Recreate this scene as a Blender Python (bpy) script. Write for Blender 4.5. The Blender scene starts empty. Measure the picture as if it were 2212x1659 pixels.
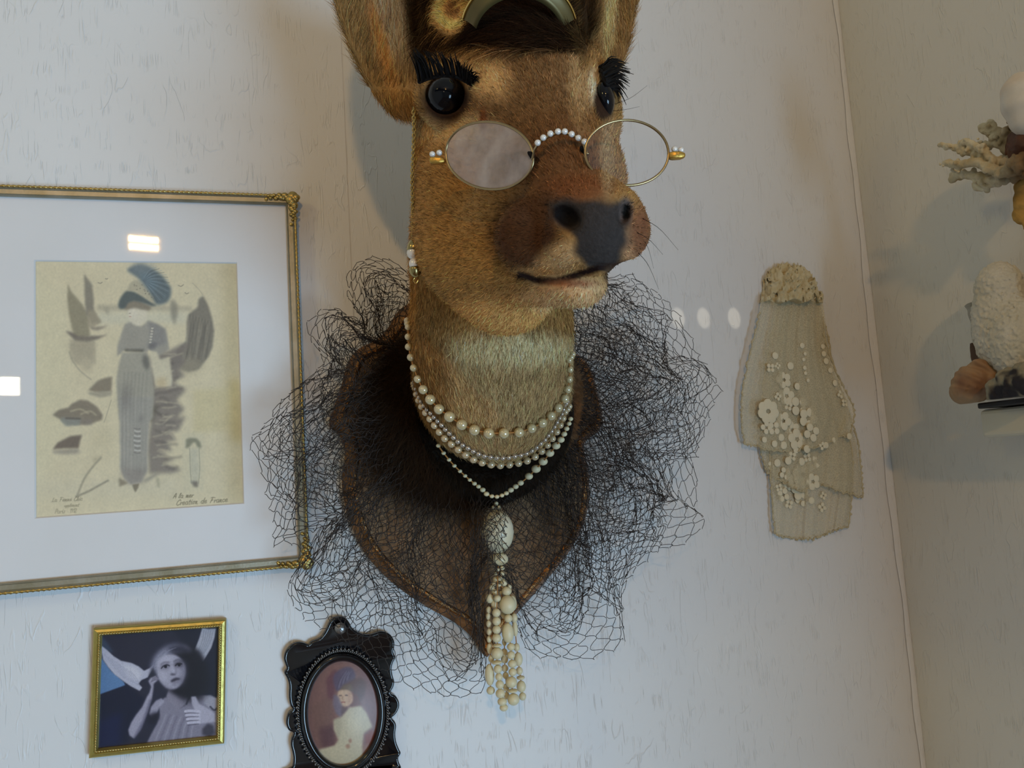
import bpy, math, random
import numpy as np
from mathutils import Vector, Matrix

rng = np.random.default_rng(7)
random.seed(7)
C = bpy.context.scene.collection
SC = bpy.context.scene

# ---------------------------------------------------------------- camera
F = 1750.0                      # focal length in pixels of the 2212x1659 frame
CX, CY = 1106.0, 829.5
RW = np.array([[0.95640152, 0.03165107, -0.29033487],
               [-0.28468162, -0.12093704, -0.95096299],
               [-0.06521124, 0.99215545, -0.10665389]])     # rows: world x, y, z
CAM = np.array([0.0, -0.70, 1.5])
cam_data = bpy.data.cameras.new('camera')
cam = bpy.data.objects.new('camera', cam_data)
C.objects.link(cam)
cam_data.sensor_width = 36.0
cam_data.lens = 36.0 * F / 2212.0
cam_data.clip_start = 0.01
M = Matrix([list(RW[0]) + [CAM[0]], list(RW[1]) + [CAM[1]], list(RW[2]) + [CAM[2]], [0, 0, 0, 1]])
cam.matrix_world = M
SC.camera = cam

# ---------------------------------------------------------------- world, lamps, exposure
SC.view_settings.view_transform = 'Standard'
SC.view_settings.look = 'None'
SC.view_settings.gamma = 1.0
SC.view_settings.exposure = 0.0
world = bpy.data.worlds.new('world')
SC.world = world
world.use_nodes = True
world.node_tree.nodes['Background'].inputs[0].default_value = (0.80, 0.88, 1.0, 1)
world.node_tree.nodes['Background'].inputs[1].default_value = 0.10


def lamp(name, kind, loc, aim, power, color, size=0.3, size_y=None, angle=None, blend=0.5):
    d = bpy.data.lights.new(name, kind)
    d.energy = power
    d.color = color
    if kind == 'AREA':
        d.shape = 'RECTANGLE' if size_y else 'DISK'
        d.size = size
        if size_y:
            d.size_y = size_y
    elif kind == 'SPOT':
        d.shadow_soft_size = size
        d.spot_size = math.radians(angle)
        d.spot_blend = blend
    else:
        d.shadow_soft_size = size
    o = bpy.data.objects.new(name, d)
    C.objects.link(o)
    o.location = loc
    o.rotation_euler = (Vector(aim) - Vector(loc)).to_track_quat('-Z', 'Y').to_euler()
    return o


COOL = (0.70, 0.83, 1.0)
WARM = (1.0, 0.80, 0.52)
# daylight from a low window round the corner of the return wall
lamp('window_daylight', 'AREA', (1.10, -2.60, 0.60), (-0.30, 0.0, 1.30), 51.0, (0.48, 0.745, 1.0), 1.2, 0.8)
# twin-tube ceiling fitting and two further tungsten lamps of the room
lamp('ceiling_tube', 'AREA', (-0.43, -2.60, 2.470), (0.30, 0.0, 1.6), 4.8, (1.0, 0.58, 0.20), 0.10, 0.016)
lamp('ceiling_tube', 'AREA', (-0.43, -2.60, 2.440), (0.30, 0.0, 1.6), 4.8, (1.0, 0.58, 0.20), 0.10, 0.016)
lamp('ceiling_lamp', 'AREA', (-1.10, -0.90, 2.30), (0.0, 0.0, 1.6), 1.6, (1.0, 0.80, 0.30), 0.2)
lamp('table_lamp', 'AREA', (-0.88, -2.60, 1.92), (0.0, 0.0, 1.6), 0.5, (1.0, 0.85, 0.6), 0.06, 0.065)
SC.cycles.max_bounces = 8
SC.cycles.diffuse_bounces = 3
SC.cycles.transparent_max_bounces = 12
SC.cycles.caustics_reflective = False
SC.cycles.caustics_refractive = False


# ---------------------------------------------------------------- geometry helpers
def ray(px, py):
    return RW @ np.array([(px - CX) / F, -(py - CY) / F, -1.0])


def P(px, py, d):
    """point at depth d (m along the viewing axis) seen at pixel px, py"""
    return CAM + ray(px, py) * d


def atY(px, py, Y):
    r = ray(px, py)
    return CAM + r * ((Y - CAM[1]) / r[1])


def atX(px, py, X):
    r = ray(px, py)
    return CAM + r * ((X - CAM[0]) / r[0])


def project(pts):
    v = (np.asarray(pts, float) - CAM) @ RW
    d = -v[..., 2]
    return CX + F * v[..., 0] / d, CY - F * v[..., 1] / d, d


CR, CU, CF = RW[:, 0].copy(), RW[:, 1].copy(), -RW[:, 2].copy()   # camera right, up, forward in world
WALL_X = 0.6187


def srgb(r, g, b):
    def f(c):
        c /= 255.0
        return c / 12.92 if c <= 0.04045 else ((c + 0.055) / 1.055) ** 2.4
    return (f(r), f(g), f(b))


def srgb_np(a):
    a = np.asarray(a, float) / 255.0
    return np.where(a <= 0.04045, a / 12.92, ((a + 0.055) / 1.055) ** 2.4)


def wloc(o):
    v = Vector((0, 0, 0))
    while o is not None:
        v += o.location
        o = o.parent
    return v


def tag(o, label, cat, group=None, kind=None):
    o['label'] = label
    o['category'] = cat
    if group:
        o['group'] = group
    if kind:
        o['kind'] = kind
    return o


def thing(name, label, cat, loc, group=None):
    o = bpy.data.objects.new(name, None)
    o.empty_display_size = 0.02
    C.objects.link(o)
    o.location = Vector([float(c) for c in loc])
    return tag(o, label, cat, group)


def mk(name, verts, faces, mat, parent=None, smooth=True, col=None, face_mats=None, origin=None):
    """link one mesh object; verts in world coordinates"""
    v = np.asarray(verts, dtype=np.float64).reshape(-1, 3)
    c = np.asarray(origin, float) if origin is not None else (v.min(0) + v.max(0)) / 2
    me = bpy.data.meshes.new(name)
    fa = np.asarray(faces, dtype=np.int32) if not isinstance(faces, list) else None
    if fa is not None and fa.ndim == 2:
        n, k = fa.shape
        me.vertices.add(len(v))
        me.vertices.foreach_set('co', (v - c).astype(np.float32).ravel())
        me.loops.add(n * k)
        me.loops.foreach_set('vertex_index', fa.ravel())
        me.polygons.add(n)
        me.polygons.foreach_set('loop_start', np.arange(0, n * k, k, dtype=np.int32))
        me.update(calc_edges=True)
    else:
        me.from_pydata([tuple(x) for x in (v - c)], [], [list(map(int, f)) for f in faces])
    for m in (mat if isinstance(mat, (list, tuple)) else [mat]):
        me.materials.append(m)
    if face_mats is not None:
        me.polygons.foreach_set('material_index', np.asarray(face_mats, dtype=np.int32))
    me.polygons.foreach_set('use_smooth', np.full(len(me.polygons), bool(smooth)))
    if col is not None:
        a = me.color_attributes.new('Col', 'FLOAT_COLOR', 'POINT')
        cc = np.ones((len(v), 4), np.float32)
        cc[:, :3] = col
        a.data.foreach_set('color', cc.ravel())
    me.validate()
    me.update()
    o = bpy.data.objects.new(name, me)
    C.objects.link(o)
    o.location = Vector(c)
    if parent is not None:
        o.parent = parent
        o.location = Vector(c) - wloc(parent)
    return o


class MB:
    """collects several shapes into one mesh"""
    def __init__(self):
        self.v, self.f, self.m = [], [], []
        self.n = 0

    def add(self, verts, faces, m=0):
        verts = np.asarray(verts, float).reshape(-1, 3)
        self.v.append(verts)
        for f in faces:
            self.f.append([int(i) + self.n for i in f])
            self.m.append(m)
        self.n += len(verts)
        return self

    def build(self, name, mat, parent=None, smooth=True, **k):
        return mk(name, np.concatenate(self.v), self.f, mat, parent, smooth, face_mats=self.m, **k)


def box(lo, hi):
    x0, y0, z0 = lo
    x1, y1, z1 = hi
    v = [(x0, y0, z0), (x1, y0, z0), (x1, y1, z0), (x0, y1, z0), (x0, y0, z1), (x1, y0, z1), (x1, y1, z1), (x0, y1, z1)]
    f = [(0, 3, 2, 1), (4, 5, 6, 7), (0, 1, 5, 4), (1, 2, 6, 5), (2, 3, 7, 6), (3, 0, 4, 7)]
    return v, f


def bevel(o, w, seg=2):
    m = o.modifiers.new('bevel', 'BEVEL')
    m.width = w
    m.segments = seg
    m.limit_method = 'ANGLE'
    return o


def smooth_path(pts, n, closed=False):
    """Catmull-Rom resample of a polyline, any number of columns"""
    p = np.asarray(pts, float)
    if closed:
        p = np.vstack([p[-1:], p, p[:2]])
    else:
        p = np.vstack([2 * p[0] - p[1], p, 2 * p[-1] - p[-2]])
    k = len(p) - 3
    t = np.linspace(0, k, n, endpoint=not closed)
    i = np.minimum(t.astype(int), k - 1)
    u = (t - i)[:, None]
    a, b, c, d = p[i], p[i + 1], p[i + 2], p[i + 3]
    return 0.5 * ((2 * b) + (-a + c) * u + (2 * a - 5 * b + 4 * c - d) * u ** 2 + (-a + 3 * b - 3 * c + d) * u ** 3)


def tube(pts, rad, sides=8, closed=False, cap=True):
    p = np.asarray(pts, float)
    n = len(p)
    r = np.broadcast_to(np.asarray(rad, float), (n,))
    if closed:
        t = np.roll(p, -1, 0) - np.roll(p, 1, 0)
    else:
        t = np.gradient(p, axis=0)
    t /= np.linalg.norm(t, axis=1)[:, None] + 1e-12
    ref = np.array([0, 0, 1.0]) if abs(t[0][2]) < 0.9 else np.array([1.0, 0, 0])
    nrm = np.zeros_like(p)
    u = np.cross(t[0], ref)
    for i in range(n):
        u = u - t[i] * (u @ t[i])
        u /= np.linalg.norm(u) + 1e-12
        nrm[i] = u
    b = np.cross(t, nrm)
    a = np.linspace(0, 2 * np.pi, sides, endpoint=False)
    v = p[:, None, :] + r[:, None, None] * (np.cos(a)[None, :, None] * nrm[:, None, :] + np.sin(a)[None, :, None] * b[:, None, :])
    f = []
    m = n if closed else n - 1
    for i in range(m):
        j = (i + 1) % n
        for s in range(sides):
            s2 = (s + 1) % sides
            f.append((i * sides + s, i * sides + s2, j * sides + s2, j * sides + s))
    if not closed and cap:
        f.append(tuple(range(sides))[::-1])
        f.append(tuple((n - 1) * sides + s for s in range(sides)))
    return v.reshape(-1, 3), f


def grid_faces(nu, nv):
    i = np.arange(nu - 1)[:, None] * nv + np.arange(nv - 1)[None, :]
    i = i.ravel()
    return np.stack([i, i + nv, i + nv + 1, i + 1], 1)


def uv_sphere(seg=20, ring=12):
    v = [(0, 0, 1)]
    for i in range(1, ring):
        th = math.pi * i / ring
        for j in range(seg):
            ph = 2 * math.pi * j / seg
            v.append((math.sin(th) * math.cos(ph), math.sin(th) * math.sin(ph), math.cos(th)))
    v.append((0, 0, -1))
    f = [(0, 1 + j, 1 + (j + 1) % seg) for j in range(seg)]
    for i in range(ring - 2):
        for j in range(seg):
            a = 1 + i * seg
            f.append((a + j, a + seg + j, a + seg + (j + 1) % seg, a + (j + 1) % seg))
    a = 1 + (ring - 2) * seg
    f += [(len(v) - 1, a + (j + 1) % seg, a + j) for j in range(seg)]
    return np.array(v, float), f


# ---------------------------------------------------------------- materials
def mat_new(name):
    m = bpy.data.materials.new(name)
    m.use_nodes = True
    nt = m.node_tree
    return m, nt, nt.nodes['Principled BSDF']


def N(nt, kind, **kw):
    n = nt.nodes.new(kind)
    for k, v in kw.items():
        if hasattr(n, k) and not isinstance(v, (tuple, list)) or k in ('operation', 'blend_type'):
            setattr(n, k, v)
        else:
            n.inputs[k].default_value = v
    return n


def simple(name, col, rough=0.5, metal=0.0, bump=None, var=None, coat=0.0, spec=0.5):
    """plain principled surface, with optional noise bump (scale, strength) and colour variation (colour, scale)"""
    m, nt, b = mat_new(name)
    b.inputs['Base Color'].default_value = (*col, 1)
    b.inputs['Roughness'].default_value = rough
    b.inputs['Metallic'].default_value = metal
    b.inputs['Coat Weight'].default_value = coat
    b.inputs['Specular IOR Level'].default_value = spec
    tc = nt.nodes.new('ShaderNodeTexCoord')
    if var:
        nz = nt.nodes.new('ShaderNodeTexNoise')
        nz.inputs['Scale'].default_value = var[1]
        nz.inputs['Detail'].default_value = 6
        nt.links.new(tc.outputs['Object'], nz.inputs['Vector'])
        rp = nt.nodes.new('ShaderNodeValToRGB')
        rp.color_ramp.elements[0].position = 0.35
        rp.color_ramp.elements[1].position = 0.68
        rp.color_ramp.elements[0].color = (*col, 1)
        rp.color_ramp.elements[1].color = (*var[0], 1)
        nt.links.new(nz.outputs['Fac'], rp.inputs['Fac'])
        nt.links.new(rp.outputs['Color'], b.inputs['Base Color'])
    if bump:
        nz = nt.nodes.new('ShaderNodeTexNoise')
        nz.inputs['Scale'].default_value = bump[0]
        nz.inputs['Detail'].default_value = 5
        nt.links.new(tc.outputs['Object'], nz.inputs['Vector'])
        bp = nt.nodes.new('ShaderNodeBump')
        bp.inputs['Strength'].default_value = bump[1]
        bp.inputs['Distance'].default_value = bump[2] if len(bump) > 2 else 0.001
        nt.links.new(nz.outputs['Fac'], bp.inputs['Height'])
        nt.links.new(bp.outputs['Normal'], b.inputs['Normal'])
    return m


def vcol_mat(name, rough=0.6, spec=0.3, attr='Col', noise=0.0, nscale=400.0, bump=0.0):
    m, nt, b = mat_new(name)
    a = nt.nodes.new('ShaderNodeAttribute')
    a.attribute_name = attr
    b.inputs['Roughness'].default_value = rough
    b.inputs['Specular IOR Level'].default_value = spec
    src = a.outputs['Color']
    tc = nt.nodes.new('ShaderNodeTexCoord')
    nz = nt.nodes.new('ShaderNodeTexNoise')
    nz.inputs['Scale'].default_value = nscale
    nz.inputs['Detail'].default_value = 3
    nt.links.new(tc.outputs['Object'], nz.inputs['Vector'])
    if noise:
        mr = nt.nodes.new('ShaderNodeMapRange')
        mr.inputs['To Min'].default_value = 1 - noise
        mr.inputs['To Max'].default_value = 1 + noise
        nt.links.new(nz.outputs['Fac'], mr.inputs['Value'])
        mx = nt.nodes.new('ShaderNodeMixRGB')
        mx.blend_type = 'MULTIPLY'
        mx.inputs['Fac'].default_value = 1
        nt.links.new(src, mx.inputs['Color1'])
        nt.links.new(mr.outputs['Result'], mx.inputs['Color2'])
        src = mx.outputs['Color']
    nt.links.new(src, b.inputs['Base Color'])
    if bump:
        bp = nt.nodes.new('ShaderNodeBump')
        bp.inputs['Strength'].default_value = bump
        bp.inputs['Distance'].default_value = 0.001
        nt.links.new(nz.outputs['Fac'], bp.inputs['Height'])
        nt.links.new(bp.outputs['Normal'], b.inputs['Normal'])
    return m


def wallpaper(name, axis, base):
    """embossed white paper: long vertical fibres and small creases"""
    m, nt, b = mat_new(name)
    b.inputs['Base Color'].default_value = (*base, 1)
    b.inputs['Roughness'].default_value = 0.42
    b.inputs['Specular IOR Level'].default_value = 0.35
    tc = nt.nodes.new('ShaderNodeTexCoord')
    hs = []
    for sc, thr, w in (((95, 95, 13), 0.5, 0.020), ((60, 60, 20), 0.47, 0.016), ((210, 210, 22), 0.52, 0.03)):
        mp = nt.nodes.new('ShaderNodeMapping')
        mp.inputs['Scale'].default_value = sc
        nt.links.new(tc.outputs['Object'], mp.inputs['Vector'])
        nz = nt.nodes.new('ShaderNodeTexNoise')
        nz.inputs['Scale'].default_value = 1.0
        nz.inputs['Detail'].default_value = 2.0
        nz.inputs['Distortion'].default_value = 0.6
        nt.links.new(mp.outputs['Vector'], nz.inputs['Vector'])
        s = nt.nodes.new('ShaderNodeMath'); s.operation = 'SUBTRACT'; s.inputs[1].default_value = thr
        nt.links.new(nz.outputs['Fac'], s.inputs[0])
        ab = nt.nodes.new('ShaderNodeMath'); ab.operation = 'ABSOLUTE'
        nt.links.new(s.outputs[0], ab.inputs[0])
        mr = nt.nodes.new('ShaderNodeMapRange')
        mr.inputs['From Max'].default_value = w
        mr.inputs['To Min'].default_value = 1
        mr.inputs['To Max'].default_value = 0
        nt.links.new(ab.outputs[0], mr.inputs['Value'])
        # keep the creases sparse
        n2 = nt.nodes.new('ShaderNodeTexNoise')
        n2.inputs['Scale'].default_value = 38 * (1 + 0.3 * len(hs))
        n2.inputs['Detail'].default_value = 2
        nt.links.new(tc.outputs['Object'], n2.inputs['Vector'])
        m2 = nt.nodes.new('ShaderNodeMapRange')
        m2.inputs['From Min'].default_value = 0.52
        m2.inputs['From Max'].default_value = 0.66
        nt.links.new(n2.outputs['Fac'], m2.inputs['Value'])
        mu = nt.nodes.new('ShaderNodeMath'); mu.operation = 'MULTIPLY'
        nt.links.new(mr.outputs[0], mu.inputs[0])
        nt.links.new(m2.outputs[0], mu.inputs[1])
        hs.append(mu.outputs[0])
    a1 = nt.nodes.new('ShaderNodeMath'); a1.operation = 'ADD'
    nt.links.new(hs[0], a1.inputs[0]); nt.links.new(hs[1], a1.inputs[1])
    a2 = nt.nodes.new('ShaderNodeMath'); a2.operation = 'SUBTRACT'
    nt.links.new(a1.outputs[0], a2.inputs[0]); nt.links.new(hs[2], a2.inputs[1])
    bp = nt.nodes.new('ShaderNodeBump')
    bp.inputs['Strength'].default_value = 0.55
    bp.inputs['Distance'].default_value = 0.0007
    nt.links.new(a2.outputs[0], bp.inputs['Height'])
    nt.links.new(bp.outputs['Normal'], b.inputs['Normal'])
    return m


MAT = {}
MAT['paper_left'] = wallpaper('wallpaper_white', 'y', (0.79, 0.79, 0.80))
MAT['paper_right'] = wallpaper('wallpaper_cream', 'x', (0.76, 0.74, 0.67))
MAT['plain_wall'] = simple('plain_wall', (0.62, 0.58, 0.52), 0.8)
MAT['floor'] = simple('floor_wood', (0.20, 0.11, 0.06), 0.5, var=((0.28, 0.16, 0.08), 12))
MAT['gold'] = simple('old_gold', (0.50, 0.39, 0.15), 0.38, 1.0, bump=(350, 0.5, 0.0006), var=((0.42, 0.30, 0.10), 90))
MAT['brass_bright'] = simple('bright_brass', (0.86, 0.62, 0.20), 0.22, 1.0)
MAT['frame_grey'] = simple('silvered_frame', (0.40, 0.37, 0.29), 0.42, 0.55, bump=(420, 0.35, 0.0004), var=((0.30, 0.27, 0.18), 60))
MAT['mat_board'] = simple('mat_board', (0.88, 0.86, 0.87), 0.9, bump=(900, 0.15, 0.0003), var=((0.85, 0.83, 0.83), 14))
MAT['picture'] = vcol_mat('printed_paper', 0.75, 0.2)
MAT['photo'] = vcol_mat('photo_print', 0.35, 0.4)
MAT['black'] = simple('black_lacquer', (0.006, 0.006, 0.008), 0.13, 0.0, bump=(60, 0.08, 0.001), coat=0.3)
MAT['silver'] = simple('dull_silver', (0.34, 0.33, 0.33), 0.35, 0.9)
MAT['copper'] = simple('hammered_copper', (0.34, 0.20, 0.10), 0.55, 0.45, bump=(330, 0.9, 0.0014), var=((0.17, 0.10, 0.05), 150))
MAT['copper_rim'] = simple('copper_rim', (0.42, 0.20, 0.07), 0.33, 0.95, bump=(240, 0.9, 0.0018), var=((0.11, 0.055, 0.025), 60))
MAT['net'] = simple('black_net_thread', (0.040, 0.030, 0.026), 0.6)
MAT['eye'] = simple('black_glass_eye', (0.005, 0.005, 0.007), 0.10, 0.0, spec=0.28)
MAT['lash'] = simple('black_lash', (0.005, 0.004, 0.004), 0.7, spec=0.15)
MAT['olive_brass'] = simple('olive_brass', (0.17, 0.13, 0.045), 0.42, 0.5, var=((0.12, 0.09, 0.035), 40))


def pearl_mat(name, col, rough=0.22, sheen=0.0, metal=0.0):
    m, nt, b = mat_new(name)
    b.inputs['Base Color'].default_value = (*col, 1)
    b.inputs['Roughness'].default_value = rough
    b.inputs['Metallic'].default_value = metal
    b.inputs['Coat Weight'].default_value = 1.0
    b.inputs['Coat Roughness'].default_value = 0.09
    b.inputs['Coat IOR'].default_value = 2.1
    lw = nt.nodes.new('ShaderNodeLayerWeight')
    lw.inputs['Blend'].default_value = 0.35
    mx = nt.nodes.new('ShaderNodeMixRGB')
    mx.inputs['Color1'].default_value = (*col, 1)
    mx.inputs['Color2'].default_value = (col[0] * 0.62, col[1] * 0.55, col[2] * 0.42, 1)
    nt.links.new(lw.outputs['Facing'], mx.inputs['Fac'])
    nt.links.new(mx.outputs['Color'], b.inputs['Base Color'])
    return m


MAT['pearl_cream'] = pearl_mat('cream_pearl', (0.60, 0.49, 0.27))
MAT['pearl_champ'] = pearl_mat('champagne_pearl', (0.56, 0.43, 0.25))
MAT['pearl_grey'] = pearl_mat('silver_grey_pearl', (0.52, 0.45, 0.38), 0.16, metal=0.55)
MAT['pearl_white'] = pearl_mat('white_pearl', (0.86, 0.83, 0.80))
MAT['ivory'] = simple('ivory_bead', (0.72, 0.62, 0.36), 0.35, bump=(220, 0.15, 0.0005), var=((0.80, 0.74, 0.54), 130))
MAT['thread'] = simple('amber_thread', (0.45, 0.20, 0.05), 0.7)


def glass_mat(name, clear=0.92, tint=(1, 1, 1), rough=0.02, haze=(0.6, 0.58, 0.6), haze_amt=0.0):
    m = bpy.data.materials.new(name)
    m.use_nodes = True
    nt = m.node_tree
    nt.nodes.remove(nt.nodes['Principled BSDF'])
    out = nt.nodes['Material Output']
    tr = nt.nodes.new('ShaderNodeBsdfTransparent')
    tr.inputs['Color'].default_value = (*tint, 1)
    gl = nt.nodes.new('ShaderNodeBsdfGlossy')
    gl.inputs['Roughness'].default_value = rough
    fr = nt.nodes.new('ShaderNodeFresnel')
    fr.inputs['IOR'].default_value = 1.5
    ge = nt.nodes.new('ShaderNodeNewGeometry')
    inv = nt.nodes.new('ShaderNodeMath'); inv.operation = 'SUBTRACT'; inv.inputs[0].default_value = 1.0
    nt.links.new(ge.outputs['Backfacing'], inv.inputs[1])
    mu = nt.nodes.new('ShaderNodeMath'); mu.operation = 'MULTIPLY'
    nt.links.new(fr.outputs['Fac'], mu.inputs[0]); nt.links.new(inv.outputs[0], mu.inputs[1])
    mx = nt.nodes.new('ShaderNodeMixShader')
    nt.links.new(mu.outputs[0], mx.inputs['Fac'])
    nt.links.new(tr.outputs[0], mx.inputs[1])
    nt.links.new(gl.outputs[0], mx.inputs[2])
    last = mx
    if haze_amt:
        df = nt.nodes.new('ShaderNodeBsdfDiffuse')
        df.inputs['Color'].default_value = (*haze, 1)
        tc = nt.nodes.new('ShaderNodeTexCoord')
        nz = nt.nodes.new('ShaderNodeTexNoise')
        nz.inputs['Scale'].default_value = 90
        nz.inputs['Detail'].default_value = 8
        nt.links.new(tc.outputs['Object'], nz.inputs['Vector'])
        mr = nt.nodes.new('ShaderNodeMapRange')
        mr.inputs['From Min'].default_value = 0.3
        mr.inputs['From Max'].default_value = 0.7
        mr.inputs['To Min'].default_value = haze_amt * 0.65
        mr.inputs['To Max'].default_value = haze_amt * 1.35
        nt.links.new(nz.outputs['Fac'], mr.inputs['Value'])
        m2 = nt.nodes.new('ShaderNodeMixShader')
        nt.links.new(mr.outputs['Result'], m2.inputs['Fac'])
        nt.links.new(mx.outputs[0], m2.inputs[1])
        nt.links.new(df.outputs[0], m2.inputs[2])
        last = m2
    nt.links.new(last.outputs[0], out.inputs['Surface'])
    return m


MAT['glass'] = glass_mat('picture_glass')
MAT['lens_clear'] = glass_mat('clear_lens', haze_amt=0.05)
MAT['lens_haze'] = glass_mat('painted_haze_lens', haze_amt=0.56, haze=(0.58, 0.53, 0.53))  # pale diffuse layer paints in the window light reflected by this lens


# ---------------------------------------------------------------- the room
def struct(o):
    o['kind'] = 'structure'
    return o


ZT = 2.62
FRONT, LEFT = -3.3, -1.7
seam = atY(745, 280, 0)[0]
# the left-hand wallpaper width laps over the next one by half a millimetre
mb = MB()
mb.add(*box((LEFT, -0.0006, 0), (seam, 0.10, ZT)))
mb.add(*box((seam, 0.0, 0), (WALL_X, 0.10, ZT)))
struct(mb.build('wall_back', MAT['paper_left'], smooth=False))
# right wall cut short out of view so its end shades the corner from daylight
RX, RY = 2.3, -0.90
struct(mk('wall_right', *box((WALL_X, RY, 0), (WALL_X + 0.1, 0.1, ZT)), MAT['paper_right'], smooth=False))
struct(mk('wall_alcove', *box((WALL_X + 0.1, RY, 0), (RX + 0.1, RY + 0.1, ZT)), MAT['plain_wall'], smooth=False))
struct(mk('wall_far_right', *box((RX, FRONT, 0), (RX + 0.1, RY, ZT)), MAT['plain_wall'], smooth=False))
struct(mk('wall_left', *box((LEFT - 0.1, FRONT, 0), (LEFT, 0.1, ZT)), MAT['plain_wall'], smooth=False))
struct(mk('wall_front', *box((LEFT - 0.1, FRONT - 0.1, 0), (RX + 0.1, FRONT, ZT)), MAT['plain_wall'], smooth=False))
struct(mk('floor', *box((LEFT - 0.1, FRONT - 0.1, -0.1), (RX + 0.1, 0.1, 0)), MAT['floor'], smooth=False))
struct(mk('ceiling', *box((LEFT - 0.1, FRONT - 0.1, ZT), (RX + 0.1, 0.1, ZT + 0.1)), MAT['plain_wall'], smooth=False))
# torn edge of the wallpaper turned round the corner
zz = np.linspace(0, ZT, 260)
wob = 0.0016 * np.sin(zz * 9) + 0.0012 * np.sin(zz * 31 + 1) + 0.0008 * np.sin(zz * 83)
tv, tf = [], []
for i, z in enumerate(zz):
    w = 0.0075 + wob[i]
    tv += [(WALL_X - 0.0012 - w * 0.75, -0.0008, z), (WALL_X - 0.0020, -0.0024, z), (WALL_X - 0.0009, -0.0016 - w * 0.10, z), (WALL_X + 0.001, -0.002, z), (WALL_X - 0.004, 0.001, z)]
for i in range(len(zz) - 1):
    for k in range(4):
        tf.append((i * 5 + k, i * 5 + k + 1, i * 5 + 5 + k + 1, i * 5 + 5 + k))
struct(mk('trim_1', tv, tf, MAT['paper_left']))

# three unseen spots added to throw light patches on the wall between veil and lace
for bx, by in ((1465, 687), (1520, 687), (1586, 687)):
    lamp('added_beam', 'SPOT', (0.36 + (bx - 1520) * .0004, -0.62, 2.32), atY(bx, by, 0), 10.0, (1.0, 0.9, 0.7), 0.001, 1.0, 1.0)


# ---------------------------------------------------------------- signed-distance modelling for soft bodies
def sd_sphere(p, c, r):
    return np.linalg.norm(p - c, axis=1) - r


def sd_ell(p, c, axes, rad):
    """ellipsoid: axes rows are unit vectors"""
    q = (p - c) @ np.asarray(axes).T
    r = np.asarray(rad)
    k0 = np.linalg.norm(q / r, axis=1)
    k1 = np.linalg.norm(q / (r * r), axis=1) + 1e-9
    return k0 * (k0 - 1.0) / k1


def sd_cone(p, a, b, r1, r2):
    ba = b - a
    h = np.clip(((p - a) @ ba) / (ba @ ba), 0, 1)
    return np.linalg.norm(p - a - h[:, None] * ba, axis=1) - (r1 + (r2 - r1) * h)


def smin(a, b, k):
    h = np.clip(0.5 + 0.5 * (b - a) / k, 0, 1)
    return b * (1 - h) + a * h - k * h * (1 - h)


def smax(a, b, k):
    return -smin(-a, -b, k)


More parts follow.
